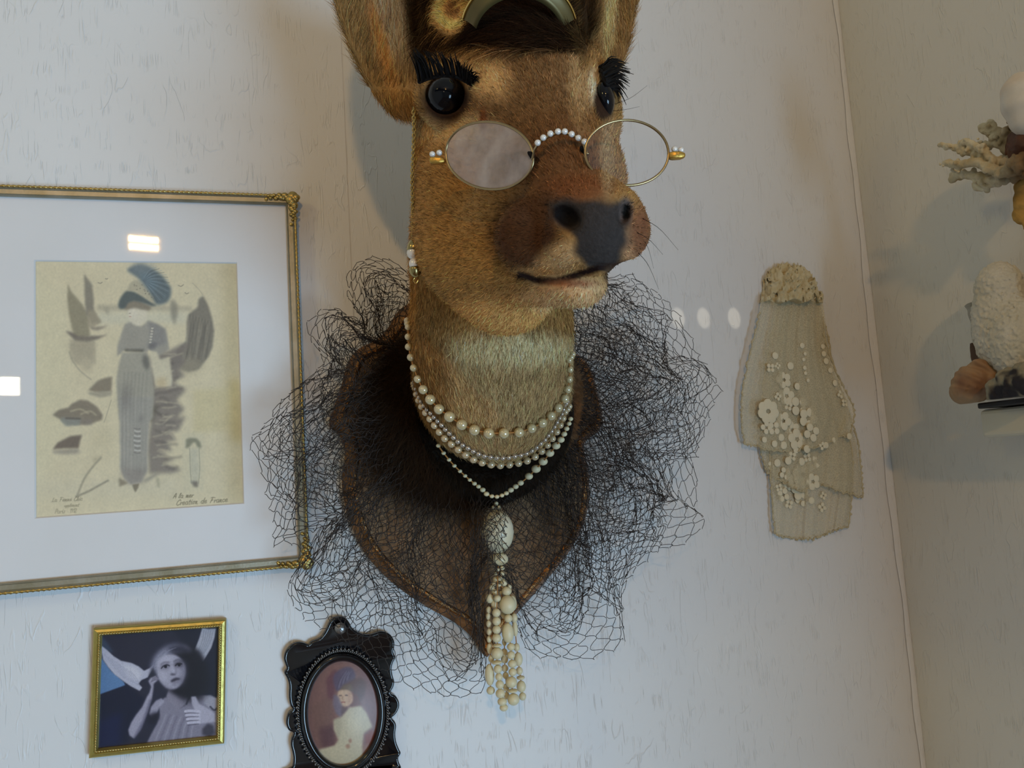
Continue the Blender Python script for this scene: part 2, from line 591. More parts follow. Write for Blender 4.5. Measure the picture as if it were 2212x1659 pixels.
def surface_nets(sdf, lo, hi, h, coarse=5, band=2.2):
    """mesh the zero level of sdf(points) inside a box; only cells near the surface are sampled finely"""
    lo = np.asarray(lo, float)
    nc = np.ceil((np.asarray(hi, float) - lo) / (h * coarse)).astype(int) + 1
    H = h * coarse
    ax = [lo[i] + H * (np.arange(nc[i]) + 0.5) for i in range(3)]
    g = np.stack(np.meshgrid(*ax, indexing='ij'), -1).reshape(-1, 3)
    sc = np.concatenate([sdf(q) for q in np.array_split(g, max(1, len(g) // 400000))]).reshape(nc)
    f = sc.astype(np.float32)
    for axn in range(3):
        f = np.repeat(f, coarse, axis=axn)
    near = np.abs(f) < H * band
    idx = np.argwhere(near)
    pts = lo + h * (idx + 0.5)
    val = np.concatenate([sdf(q) for q in np.array_split(pts, max(1, len(pts) // 300000))])
    f[near] = val
    s = f < 0
    n = f.shape
    # cells
    c = np.zeros((n[0] - 1, n[1] - 1, n[2] - 1), np.int8)
    for dx in (0, 1):
        for dy in (0, 1):
            for dz in (0, 1):
                c += s[dx:n[0] - 1 + dx, dy:n[1] - 1 + dy, dz:n[2] - 1 + dz]
    act = (c > 0) & (c < 8)
    ci = np.argwhere(act)
    vid = np.full(act.shape, -1, np.int64)
    vid[act] = np.arange(len(ci))
    acc = np.zeros((len(ci), 3))
    cnt = np.zeros(len(ci))
    corners = [(dx, dy, dz) for dx in (0, 1) for dy in (0, 1) for dz in (0, 1)]
    for a in corners:
        for axn in range(3):
            if a[axn] == 1:
                continue
            b = list(a); b[axn] = 1
            fa = f[ci[:, 0] + a[0], ci[:, 1] + a[1], ci[:, 2] + a[2]]
            fb = f[ci[:, 0] + b[0], ci[:, 1] + b[1], ci[:, 2] + b[2]]
            m = (fa < 0) != (fb < 0)
            t = np.where(m, fa / np.where(np.abs(fa - fb) < 1e-12, 1, fa - fb), 0)
            off = np.array(a, float)[None, :].repeat(len(ci), 0)
            off[:, axn] += t
            acc[m] += off[m]
            cnt[m] += 1
    v = lo + h * (ci + acc / cnt[:, None] + 0.5)
    faces = []
    for axn in range(3):
        o = [i for i in range(3) if i != axn]
        sl0 = [slice(None)] * 3
        sl1 = [slice(None)] * 3
        sl0[axn] = slice(0, n[axn] - 1)
        sl1[axn] = slice(1, n[axn])
        cr = s[tuple(sl0)] != s[tuple(sl1)]
        e = np.argwhere(cr)
        ok = (e[:, o[0]] > 0) & (e[:, o[1]] > 0) & (e[:, o[0]] < n[o[0]] - 1) & (e[:, o[1]] < n[o[1]] - 1)
        e = e[ok]
        q = []
        for d0, d1 in ((0, 0), (-1, 0), (-1, -1), (0, -1)):
            z = e.copy()
            z[:, o[0]] += d0
            z[:, o[1]] += d1
            q.append(vid[z[:, 0], z[:, 1], z[:, 2]])
        q = np.stack(q, 1)
        inside = s[e[:, 0], e[:, 1], e[:, 2]]
        flip = inside if axn != 1 else ~inside
        q = np.where(flip[:, None], q, q[:, ::-1])
        q = q[(q >= 0).all(1)]
        faces.append(q)
    fa = np.concatenate(faces)[:, ::-1]
    return v, fa.astype(np.int32)


def px(r, d):
    return r * d / F


def AX(*dirs):
    """axes given in (right, up, toward viewer) components -> world unit rows, orthogonalised"""
    out = []
    for d in dirs:
        v = d[0] * CR + d[1] * CU - d[2] * CF
        for o in out:
            v = v - o * (v @ o)
        out.append(v / np.linalg.norm(v))
    if len(out) == 2:
        out.append(np.cross(out[0], out[1]))
    return np.array(out)


# ---- the deer: primitives (pixel, depth, radius in pixels) laid along its skull, jaw, neck and ears
NOSE_DIR = AX((0.30, -0.47, 0.83), (0.95, 0.15, -0.26))        # rows: muzzle direction, animal's left, dorsal
CONES = [
    # a(px,py,d,r)          b                       blend
    ((1085, 140, .540, 165), (1178, 250, .455, 145), .012),      # cranium to forehead
    ((1178, 250, .455, 145), (1236, 375, .398, 100), .020),      # face
    ((1236, 375, .398, 100), (1290, 478, .368, 84), .012),       # muzzle
    ((1028, 545, .475, 118), (1252, 604, .388, 60), .012),       # lower jaw
    ((1070, 240, .600, 172), (1062, 560, .577, 162), .016),      # back of head into neck
    ((1062, 560, .577, 162), (1061, 720, .580, 162), .016),      # neck
    ((1061, 720, .580, 162), (1067, 832, .602, 153), .016),
    ((1067, 832, .602, 153), (1035, 800, .735, 165), .016),      # into the plaque
]
BALLS = [
    ((1014, 400, .492), 120, .020), ((1008, 515, .492), 109, .020), ((1092, 612, .470), 112, .014),
    ((958, 208, .478), 63, .012), ((1268, 203, .505), 54, .012),
    ((985, 20, .535), 66, .012), ((1230, 20, .545), 60, .012),
    ((1338, 500, .372), 66, .008), ((1150, 515, .392), 82, .008), ((1240, 520, .370), 62, .008),
    ((1112, 440, .438), 84, .020), ((1150, 415, .425), 74, .020), ((1291, 552, .366), 42, .006), ((1215, 560, .385), 50, .008),
]
ELLS = [
    # nose pad
    ((1287, 482, .364), AX((0.1, 1, -0.2), (1, 0, -0.2)), (86, 72, 66), .006),
    # alar wings round the nostrils
    ((1226, 455, .364), AX((0.55, 0.8, 0), (0.8, -0.5, 0.2)), (40, 36, 40), .006),
    ((1350, 452, .368), AX((-0.2, 1, 0), (1, 0.2, -0.4)), (38, 24, 36), .006),
]
for (pa, pb, k) in CONES:
    pass
CONES_W = [(P(*a[:3]), P(*b[:3]), px(a[3], a[2]), px(b[3], b[2]), k) for a, b, k in CONES]
BALLS_W = [(P(*c), px(r, c[2]), k) for c, r, k in BALLS]
ELLS_W = [(P(*c), ax, np.array(r) * c[2] / F, k) for c, ax, r, k in ELLS]
EYE_L, EYE_RAD = P(963, 209, .466), px(43, .466)
EYE_R = P(1305, 217, .4190)
EAR = []
for c, up, side, rad, off in (((812, -30, .548), (-0.25, 0.97, 0.05), (0.95, 0.2, 0.35), (.0920, .0312, .0150), .0125),
                              ((1312, -60, .565), (0.06, 0.99, 0.0), (0.80, -0.1, -0.55), (.0790, .0262, .0130), .0105)):
    A = AX(up, side)
    nrm = A[2] if A[2] @ CF < 0 else -A[2]
    A = np.array([A[0], A[1], nrm])
    EAR.append((P(*c), A, np.array(rad), P(*c) + nrm * off, np.array(rad) * np.array([.90, .86, 1.0])))
MOUTH = [(1128, 592, .40), (1160, 604, .385), (1200, 606, .372), (1245, 592, .358), (1290, 578, .350), (1330, 574, .356), (1352, 568, .365)]


def sdf_solid(p):
    d = np.full(len(p), 9.0)
    for a, b, r1, r2, k in CONES_W:
        d = smin(d, sd_cone(p, a, b, r1, r2), k)
    for c, r, k in BALLS_W:
        d = smin(d, sd_sphere(p, c, r), k)
    for c, ax, r, k in ELLS_W:
        d = smin(d, sd_ell(p, c, ax, r), k)
    return d


def first_hit(pxx, pyy, fn, d0=.28, d1=.80, n=300):
    ds = np.linspace(d0, d1, n)
    pts = CAM + ray(pxx, pyy)[None, :] * ds[:, None]
    s = fn(pts)
    i = np.argmax(s < 0)
    if s[i] < 0:
        return ds[i], pts[i], True
    i = int(np.argmin(s))
    return ds[i], pts[i], False


MOUTH_W = [first_hit(a, b, sdf_solid)[1] for a, b, c in MOUTH]
NOS_L, NOS_R = first_hit(1222, 466, sdf_solid)[1], first_hit(1351, 456, sdf_solid)[1]
NOS_AX_L = AX((0.8, -0.6, 0.1), (0.6, 0.8, 0))
NOS_AX_R = AX((0.3, 1, 0), (1, -0.3, 0))


def sdf_body(p):
    d = sdf_solid(p)
    for c, A, r, c2, r2 in EAR:
        e = smax(sd_ell(p, c, A, r), -sd_ell(p, c2, A, r2), .004)
        d = smin(d, e, .012)
    # eye sockets, nostrils, mouth slit
    for c in (EYE_L,):
        s = sd_sphere(p, c, EYE_RAD)
        d = smin(d, np.maximum(np.abs(s) - .0022, sd_sphere(p, c, EYE_RAD * 1.25) ), .004)
    d = smax(d, -sd_sphere(p, EYE_L - CF * EYE_RAD * .42, EYE_RAD * .98), .003)
    d = smax(d, -sd_ell(p, NOS_L, NOS_AX_L, (.0078, .0050, .0065)), .003)
    d = smax(d, -sd_ell(p, NOS_R, NOS_AX_R, (.0060, .0030, .0060)), .003)
    for a, b in zip(MOUTH_W[:-1], MOUTH_W[1:]):
        d = smax(d, -sd_cone(p, a, b, .0018, .0018), .0022)
    return np.maximum(d, p[:, 1] + .012)           # cut flat inside the plaque


def sdf_normal(p, fn, e=.0006):
    g = np.stack([fn(p + np.eye(3)[i] * e) - fn(p - np.eye(3)[i] * e) for i in range(3)], 1)
    return g / (np.linalg.norm(g, axis=1)[:, None] + 1e-9)


bv, bf = surface_nets(sdf_body, (.04, -.44, 1.44), (.46, .0, 2.06), .0015)


def smoothstep(a, b, x):
    t = np.clip((x - a) / (b - a), 0, 1)
    return t * t * (3 - 2 * t)


def fur_colour(p):
    """coat markings (albedo) by place on the animal"""
    x, y, dep = project(p)
    c = np.empty((len(p), 3))
    c[:] = srgb(128, 96, 48)                                             # tan flank

    def lay(m, rgb):
        m = np.clip(m, 0, 1)[:, None]
        c[:] = c * (1 - m) + np.array(srgb(*rgb)) * m

    def blob(cx, cy, rx, ry, soft=.5, rot=0.0):
        ca, sa = math.cos(rot), math.sin(rot)
        u = ((x - cx) * ca + (y - cy) * sa) / rx
        v = (-(x - cx) * sa + (y - cy) * ca) / ry
        return 1 - smoothstep(1 - soft, 1 + soft, np.sqrt(u * u + v * v))
    neck = smoothstep(.50, .53, dep)
    front = 1 - neck
    lay(smoothstep(700, 780, y) * neck, (138, 113, 72))                  # throat, greyer
    lay(blob(1100, 752, 150, 34, .6) * neck, (166, 148, 106))            # pale throat band
    lay(blob(925, 800, 45, 160, .6) * neck, (112, 84, 44))               # darker side of neck
    lay(blob(1085, 690, 150, 48, .5) * front, (168, 122, 58))            # warm underside of jaw
    lay(blob(1240, 640, 95, 36, .6) * front, (170, 134, 90))             # chin
    lay(blob(1010, 560, 110, 60, .7) * front, (132, 98, 44))
    # forehead and face
    lay(blob(1150, 200, 150, 150, .4) * front, (98, 72, 42))
    lay(blob(1220, 370, 100, 110, .5, .3) * front, (92, 62, 35))
    lay(blob(1250, 405, 70, 28, .6) * front, (98, 60, 31))
    lay(blob(1045, 160, 60, 42, .6, .7), (172, 138, 88))                 # pale brow, left
    lay(blob(1252, 180, 24, 90, .6), (132, 106, 68))                     # pale brow, right
    lay(blob(1283, 180, 12, 40, .6), (182, 162, 128))
    lay(blob(960, 275, 90, 34, .6) * (y > 240), (164, 134, 88))          # pale under eye
    lay(blob(1045, 262, 9, 28, .5), (96, 54, 18))                        # tear gland
    lay(blob(1312, 330, 14, 80, .6), (130, 108, 74))                    # pale side of muzzle
    lay(blob(964, 214, 54, 52, .25), (42, 28, 20))                       # eyelid rims
    lay(blob(1305, 219, 23, 43, .2) * (dep < .455), (42, 28, 20))
    # muzzle: dark pad, lips
    lay(blob(1135, 512, 78, 80, .35) * (dep < .45), (60, 37, 20))
    lay(blob(1160, 455, 60, 34, .6), (66, 45, 30))
    lay(blob(1208, 560, 46, 30, .6, -.5), (160, 128, 84))                # pale patch beside the pad
    lay(blob(1180, 588, 60, 10, .8), (134, 98, 52))
    lay(blob(1366, 535, 30, 40, .5) * (dep < .43), (140, 102, 66))
    lay(blob(1385, 500, 24, 60, .5) * (dep < .43), (98, 62, 38))
    wob = 3 * np.sin(x / 11.0 + y / 15.0) + 2 * np.sin(y / 7.0 - x / 17.0)
    lo = np.interp(y, [425, 440, 470, 495, 515, 545, 580], [1200, 1186, 1188, 1222, 1240, 1243, 1262]) + wob
    hi = np.interp(y, [425, 440, 470, 500, 520, 545, 580], [1335, 1348, 1364, 1362, 1356, 1346, 1332]) + wob
    lay((dep < .41) * smoothstep(-12, 14, x - lo) * smoothstep(-12, 14, hi - x) * smoothstep(420, 444, y + wob) * (1 - smoothstep(572, 586, y)), (42, 39, 39))
    lay(blob(1352, 456, 16, 30, .3) * (dep < .41), (66, 58, 56))
    lay(blob(1222, 466, 30, 21, .2, .5) * (dep < .41), (18, 12, 10))
    lay(blob(1352, 458, 10, 18, .2) * (dep < .41), (16, 12, 12))
    # dark edge of the mouth
    mw = np.array([project(q[None])[0][0] for q in MOUTH_W]), np.array([project(q[None])[1][0] for q in MOUTH_W])
    yy = np.interp(x, mw[0], mw[1])
    inm = (x > 1118) & (x < 1362) & (dep < .46)
    lay(inm * (1 - smoothstep(4, 12, np.abs(y - yy - 2))), (30, 18, 14))
    lay(blob(1322, 596, 18, 20, .5) * (dep < .42), (60, 46, 36))
    lay(blob(1235, 612, 50, 8, .7), (128, 80, 48))
    # dark tuft between the ears and on the poll
    edge = 108 + 14 * np.sin(x / 46.0 + 1.0) * 0.5 + 18 * smoothstep(1180, 1270, x)
    lay((1 - smoothstep(edge - 14, edge + 4, y)) * smoothstep(880, 910, x) * (1 - smoothstep(1262, 1290, x)), (34, 23, 12))
    lay(blob(975, 26, 40, 44, .3), (206, 158, 82))
    lay(blob(980, 20, 20, 20, .5), (112, 78, 38))
    lay(blob(1020, 8, 26, 16, .5), (190, 140, 66))
    # ears
    er = (1 - smoothstep(905, 925, x - (y - 0) * 0.0)) * (1 - smoothstep(150, 240, y))
    lay(er * blob(790, 40, 130, 220, .3), (124, 100, 58))
    lay(er * blob(848, 30, 46, 130, .6, -.3), (150, 132, 104))           # pale hair inside
    lay(er * blob(905, 40, 26, 130, .5, -.05), (38, 26, 14))             # dark inner edge
    lay(er * blob(826, 110, 13, 95, .7, -.30), (172, 122, 56))
    er2 = smoothstep(1240, 1262, x) * (1 - smoothstep(135, 175, y))
    lay(er2, (122, 92, 48))
    lay(er2 * blob(1318, 20, 16, 110, .5, .05), (178, 152, 96))
    lay(er2 * blob(1262, 30, 26, 110, .4, .1), (44, 30, 16))
    g = c.mean(1, keepdims=True)
    return np.clip((c * .84 + g * .16) * np.array([1.98, 1.86, 1.74]) - .006, .004, .8)


deer = thing('deer_head', 'brown taxidermy deer head looking out from the copper plaque, wearing pearls and spectacles', 'deer head',
             (CAM + ray(1035, 820) * .73))
bcol = fur_colour(bv)
mottle = 0.86 + 0.28 * rng.random(len(bv))
body = mk('head_and_neck', bv, bf, vcol_mat('deer_hide', 0.75, 0.15, noise=0.3, nscale=700, bump=0.5), deer, True, col=bcol * mottle[:, None])


def ball_part(name, c, r, mat, parent, seg=32, ring=20, axes=None):
    v, f = uv_sphere(seg, ring)
    v = v * np.asarray(r)
    if axes is not None:
        v = v @ np.asarray(axes)
    return mk(name, v + c, f, mat, parent)


ball_part('glass_eye', EYE_L, EYE_RAD * .97, MAT['eye'], deer)
ball_part('glass_eye', EYE_R, (px(22, .419), px(39, .419), px(36, .419)), MAT['eye'], deer, axes=AX((1, .1, 0), (-.1, 1, 0)))


def strands(name, roots, dirs, lens, cols, mat, parent, rad, bend=None, pts=4):
    """hair as Curves: one object"""
    n = len(roots)
    t = np.linspace(0, 1, pts)
    pos = roots[:, None, :] + dirs[:, None, :] * (lens[:, None] * t[None, :])[..., None]
    if bend is not None:
        pos += bend[:, None, :] * (lens[:, None] * t[None, :] ** 2)[..., None]
    cd = bpy.data.hair_curves.new(name)
    cd.add_curves([pts] * n)
    c0 = pos.reshape(-1, 3).mean(0)
    cd.position_data.foreach_set('vector', (pos - c0).astype(np.float32).ravel())
    ra = cd.attributes.get('radius') or cd.attributes.new('radius', 'FLOAT', 'POINT')
    ra.data.foreach_set('value', (np.broadcast_to(rad, (n,))[:, None] * np.linspace(1, .25, pts)[None, :]).astype(np.float32).ravel())
    ca = cd.attributes.new('fcol', 'FLOAT_COLOR', 'POINT')
    cc = np.ones((n, pts, 4), np.float32)
    cc[..., :3] = cols[:, None, :]
    ca.data.foreach_set('color', cc.ravel())
    cd.materials.append(mat)
    o = bpy.data.objects.new(name, cd)
    C.objects.link(o)
    o.location = Vector(c0)
    if parent is not None:
        o.parent = parent
        o.location = Vector(c0) - wloc(parent)
    o['kind'] = 'stuff'
    return o


MAT['fur'] = vcol_mat('fur_strand', 0.7, 0.08, attr='fcol')


def sample_mesh(v, f, n):
    a, b, c, d = v[f[:, 0]], v[f[:, 1]], v[f[:, 2]], v[f[:, 3]]
    ar = np.linalg.norm(np.cross(c - a, d - b), axis=1)
    i = rng.choice(len(f), n, p=ar / ar.sum())
    u, w = rng.random((n, 1)), rng.random((n, 1))
    return (a[i] * (1 - u) + b[i] * u) * (1 - w) + (d[i] * (1 - u) + c[i] * u) * w


NF = 210000
fr = sample_mesh(bv, bf, NF)
fn_ = sdf_normal(fr, sdf_body)
fx, fy, fd = project(fr)
fc = fur_colour(fr)
# bare skin: nose pad, eye rims, inside of the mouth
bare = (((fx - 1290) / 72) ** 2 + ((fy - 495) / 82) ** 2 < 1) & (fd < .42)
bare |= (((fx - 1224) / 38) ** 2 + ((fy - 463) / 30) ** 2 < 1) & (fd < .42)
for ex, ey, erx, ery in ((964, 213, 52, 50), (1308, 216, 24, 46)):
    bare |= (((fx - ex) / erx) ** 2 + ((fy - ey) / ery) ** 2 < 1) & (fd < (.52 if ex < 1000 else .45))
dm = np.min(np.stack([np.linalg.norm(fr - q, axis=1) for q in smooth_path(np.array(MOUTH_W), 30)]), 0)
bare |= dm < .0035
keep = ~bare & (fr[:, 1] < -.03)
fr, fn_, fx, fy, fd, fc = fr[keep], fn_[keep], fx[keep], fy[keep], fd[keep], fc[keep]
nose_tip = P(1288, 490, .35)
away = fr - nose_tip
away /= np.linalg.norm(away, axis=1)[:, None]
down = np.array([0, -.15, -1.0])
onneck = smoothstep(.50, .54, fd)[:, None]
flow = away * (1 - onneck) + down * onneck
ear_m = ((fy < 190) & ((fx < 900) | (fx > 1268)) & (fd > .5))[:, None]
flow = np.where(ear_m, CU + 0.25 * CR * np.where(fx < 1000, 1, -1)[:, None], flow)
poll_m = ((fy < 112) & (fx > 900) & (fx < 1268) & (((fx - 975) / 46) ** 2 + ((fy - 26) / 48) ** 2 > 1))[:, None]
flow = np.where(poll_m, -0.4 * CR - 0.35 * CU, flow)
flow = flow - fn_ * (flow * fn_).sum(1)[:, None]
flow /= np.linalg.norm(flow, axis=1)[:, None] + 1e-9
jit = rng.normal(0, .22, fr.shape)
fdir = flow * .92 + fn_ * .30 + jit
fdir /= np.linalg.norm(fdir, axis=1)[:, None]
ln = np.where(poll_m[:, 0], .013, np.where(ear_m[:, 0], .011, np.where(fd > .5, .0062, .0036)))
ln = ln * (1 - .45 * (((fx - 1250) / 170) ** 2 + ((fy - 500) / 130) ** 2 < 1) * (fd < .42))
ln *= rng.uniform(.6, 1.25, len(ln))
tone = np.exp(rng.normal(0, .48, len(fr)))[:, None]
warm = 1 + rng.normal(0, .05, (len(fr), 3))
strands('coat_fur', fr, fdir, ln, np.clip(fc * tone * warm, .002, .9), MAT['fur'], deer, .00013, bend=-fn_ * .15)

# whiskers
for (a, b, dx, dy) in ((1372, 500, 60, 50), (1385, 470, 80, 70), (1392, 520, 20, 60), (1378, 545, 45, 80), (1120, 560, -20, 30), (1330, 610, 25, 40), (1328, 225, 70, -40), (1322, 240, 60, -10)):
    d, p0, _ = first_hit(a, b, sdf_solid)
    d = min(d, .53)
    q = smooth_path([P(a, b, d), P(a + dx * .5, b + dy * .35, d), P(a + dx, b + dy, d + .01)], 8)
    mk('whisker', *tube(q, np.linspace(.00014, .00005, 8), 4), MAT['lash'], deer)


# false eyelashes: curled, tapering
def lash(pts_root, pts_tip, n, name):
    b = MB()
    r = smooth_path(pts_root, n)
    t = smooth_path(pts_tip, n)
    for i in range(n):
        for j in range(3):
            a = P(*r[i]) + rng.normal(0, .0005, 3)
            e = P(*t[i]) + rng.normal(0, .0014, 3)
            m = (a + e) / 2 + CU * .0016 - CF * .003
            b.add(*tube(smooth_path([a, m, e], 6), np.linspace(.00062, .00012, 6), 5))
    # the band they are glued on
    b.add(*tube(np.array([P(*q) for q in r]), .0010, 6))
    return b.build(name, MAT['lash'], deer)


lash([(905, 178, .452), (925, 170, .447), (955, 164, .443), (985, 166, .442), (1010, 178, .444), (1022, 186, .446)],
     [(892, 122, .440), (902, 112, .436), (935, 112, .432), (975, 122, .430), (1018, 148, .432), (1032, 170, .436)], 30, 'eyelashes')
lash([(1299, 148, .424), (1301, 160, .416), (1305, 172, .412), (1311, 183, .412), (1319, 194, .416)],
     [(1342, 132, .442), (1352, 148, .438), (1352, 168, .434), (1348, 195, .432), (1344, 220, .432)], 24, 'eyelashes')


# ---------------------------------------------------------------- copper plaque behind the deer
SH = [(862, 672), (842, 705), (815, 735), (775, 755), (752, 785), (738, 835), (722, 880), (712, 918), (738, 945), (746, 985), (740, 1030), (744, 1080),
      (760, 1135), (790, 1195), (845, 1255), (915, 1305), (985, 1345), (1022, 1378), (1052, 1418), (1075, 1375), (1115, 1325), (1165, 1268), (1220, 1203), (1255, 1142),
      (1270, 1085), (1270, 1020), (1262, 985), (1262, 955), (1292, 930), (1300, 900), (1290, 850), (1276, 800), (1252, 770), (1210, 748), (1185, 715), (1168, 680),
      (1120, 640), (1030, 615), (920, 640)]
YF = -.024
ctr = atY(1010, 950, YF)


def inset(poly, dist):
    """move a closed outline (x, z) inward"""
    p = np.asarray(poly)
    t = np.roll(p, -1, 0) - np.roll(p, 1, 0)
    t /= np.linalg.norm(t, axis=1)[:, None] + 1e-12
    n = np.stack([-t[:, 1], t[:, 0]], 1)
    area = np.sum(p[:, 0] * np.roll(p[:, 1], -1) - np.roll(p[:, 0], -1) * p[:, 1])
    return p + n * dist * (1 if area > 0 else -1)


o2 = np.array([atY(a, b, YF * .35)[[0, 2]] for a, b in SH])
o2 = smooth_path(o2, 156, closed=True)
rings = [(o2, -.0015), (inset(o2, -.0005), -.009), (inset(o2, .0022), -.0125), (inset(o2, .0058), -.0200), (inset(o2, .0080), -.0215), (inset(o2, .0105), -.0198)]
vs, fs = [], []
for r, yy in rings:
    vs.append(np.stack([r[:, 0], np.full(len(r), yy), r[:, 1]], 1))
n = len(o2)
for k in range(len(rings) - 1):
    for i in range(n):
        j = (i + 1) % n
        fs.append((k * n + i, k * n + j, (k + 1) * n + j, (k + 1) * n + i))
plq = thing('copper_plaque', 'dark hammered copper shield plaque on the wall behind the deer head', 'wall plaque', (ctr[0], 0, ctr[2]))
mk('rim', np.concatenate(vs), fs, MAT['copper_rim'], plq)
inn = rings[-1][0]
cc = inn.mean(0)
pv, pf = [], []
NR = 14
for k in range(NR + 1):
    s = 1 - k / NR
    for i in range(n):
        q = cc + (inn[i] - cc) * s
        pv.append((q[0], -.0195 - .004 * (1 - s * s) + .0006 * math.sin(q[0] * 700) * math.sin(q[1] * 650), q[1]))
for k in range(NR):
    for i in range(n):
        j = (i + 1) % n
        pf.append((k * n + i, k * n + j, (k + 1) * n + j, (k + 1) * n + i))
mk('face_plate', pv, pf, MAT['copper'], plq)

# ---------------------------------------------------------------- dark fluffy collar round the foot of the neck
MAT['dark_fur'] = vcol_mat('dark_fur_strand', 0.6, 0.2, attr='fcol')
MAT['dark_hide'] = simple('dark_hide', (0.012, 0.007, 0.004), 0.9)
ka = np.linspace(0, 2 * np.pi, 73)[:-1]


def collar_ring(rx, ry, cx, cy, Y):
    return np.array([atY(cx + rx * math.cos(a), cy - ry * math.sin(a), Y) for a in ka])


crs = [collar_ring(138, 138, 1055, 862, -.026), collar_ring(158, 158, 1053, 872, -.055), collar_ring(212, 205, 1025, 890, -.050), collar_ring(232, 208, 1008, 895, -.034), collar_ring(226, 200, 1006, 893, -.024)]
cv = np.concatenate(crs)
cf = []
for k in range(4):
    for i in range(72):
        j = (i + 1) % 72
        cf.append((k * 72 + i, (k + 1) * 72 + i, (k + 1) * 72 + j, k * 72 + j))
collar = thing('fur_collar', 'dark brown fluffy fur collar round the base of the deer neck', 'fur collar', (float(cv[:, 0].mean()), -.026, float(cv[:, 2].mean())))
mk('collar_band', cv, cf, MAT['dark_hide'], collar)
cfa = np.array(cf)
NC = 26000
cr_ = sample_mesh(cv, cfa[:144], NC)
c0 = atY(1045, 880, -.03)
rad = cr_ - c0
rad[:, 1] = 0
rad /= np.linalg.norm(rad, axis=1)[:, None]
cd_ = rad * .75 + np.array([.0, -.34, -.25]) + rng.normal(0, .33, (NC, 3))
cd_ /= np.linalg.norm(cd_, axis=1)[:, None]
cl_ = rng.uniform(.012, .030, NC) * np.clip(.52 - .75 * rad[:, 0] + .38 * rad[:, 2], .25, 1.15)
cc_ = np.array(srgb(44, 30, 17)) * np.exp(rng.normal(0, .45, NC))[:, None]
# a second, shorter growth standing up against the throat
c2_ = sample_mesh(cv, cfa[:72], 9000)
r2_ = c2_ - c0
r2_[:, 1] = 0
r2_ /= np.linalg.norm(r2_, axis=1)[:, None]
d2_ = r2_ * .15 + np.array([0, -.95, -.2]) + rng.normal(0, .35, (9000, 3))
d2_ /= np.linalg.norm(d2_, axis=1)[:, None]
cr_, cd_ = np.concatenate([cr_, c2_]), np.concatenate([cd_, d2_])
cl_ = np.concatenate([cl_, rng.uniform(.005, .014, 9000)])
cc_ = np.concatenate([cc_, np.array(srgb(40, 27, 15)) * np.exp(rng.normal(0, .45, 9000))[:, None]])
NC += 9000
strands('collar_fur', cr_, cd_, cl_, cc_, MAT['dark_fur'], collar, .00012, bend=rng.normal(0, .35, (NC, 3)) + np.array([0, .25, -.35]), pts=6)


# ---------------------------------------------------------------- veil netting: knotted threads gathered under the collar
PAIRS = [((905, 690), (885, 592)), ((890, 720), (815, 550)), ((880, 740), (768, 575)), ((874, 752), (764, 640)), ((870, 760), (770, 715)), ((868, 766), (712, 668)),
         ((862, 780), (664, 705)), ((858, 800), (690, 800)), ((856, 820), (622, 855)), ((854, 850), (560, 930)), ((854, 880), (543, 975)),
         ((856, 905), (575, 1080)), ((862, 935), (598, 1180)), ((870, 962), (652, 1190)), ((885, 988), (622, 1285)), ((905, 1012), (690, 1370)),
         ((930, 1032), (765, 1395)), ((955, 1046), (850, 1470)), ((985, 1058), (945, 1506)), ((1010, 1066), (1030, 1498)), ((1030, 1071), (1030, 1410)),
         ((1060, 1075), (1060, 1330)), ((1090, 1071), (1128, 1390)), ((1120, 1060), (1180, 1425)), ((1150, 1046), (1262, 1416)), ((1180, 1026), (1342, 1380)),
         ((1205, 1002), (1352, 1290)), ((1225, 976), (1425, 1200)), ((1240, 950), (1518, 1126)), ((1250, 920), (1490, 1085)), ((1258, 890), (1520, 950)),
         ((1262, 850), (1563, 838)), ((1256, 810), (1500, 750)), ((1238, 770), (1440, 662)), ((1216, 730), (1375, 592)), ((1200, 690), (1318, 588))]
PA = np.array([[*a, *b] for a, b in PAIRS], float)
PR = smooth_path(PA, 1200)
seglen = np.concatenate([[0], np.cumsum(np.linalg.norm(np.diff(PR[:, 2:], axis=0), axis=1))])
seglen /= seglen[-1]


def fan(s):
    return np.stack([np.interp(s, seglen, PR[:, i]) for i in range(4)], -1)


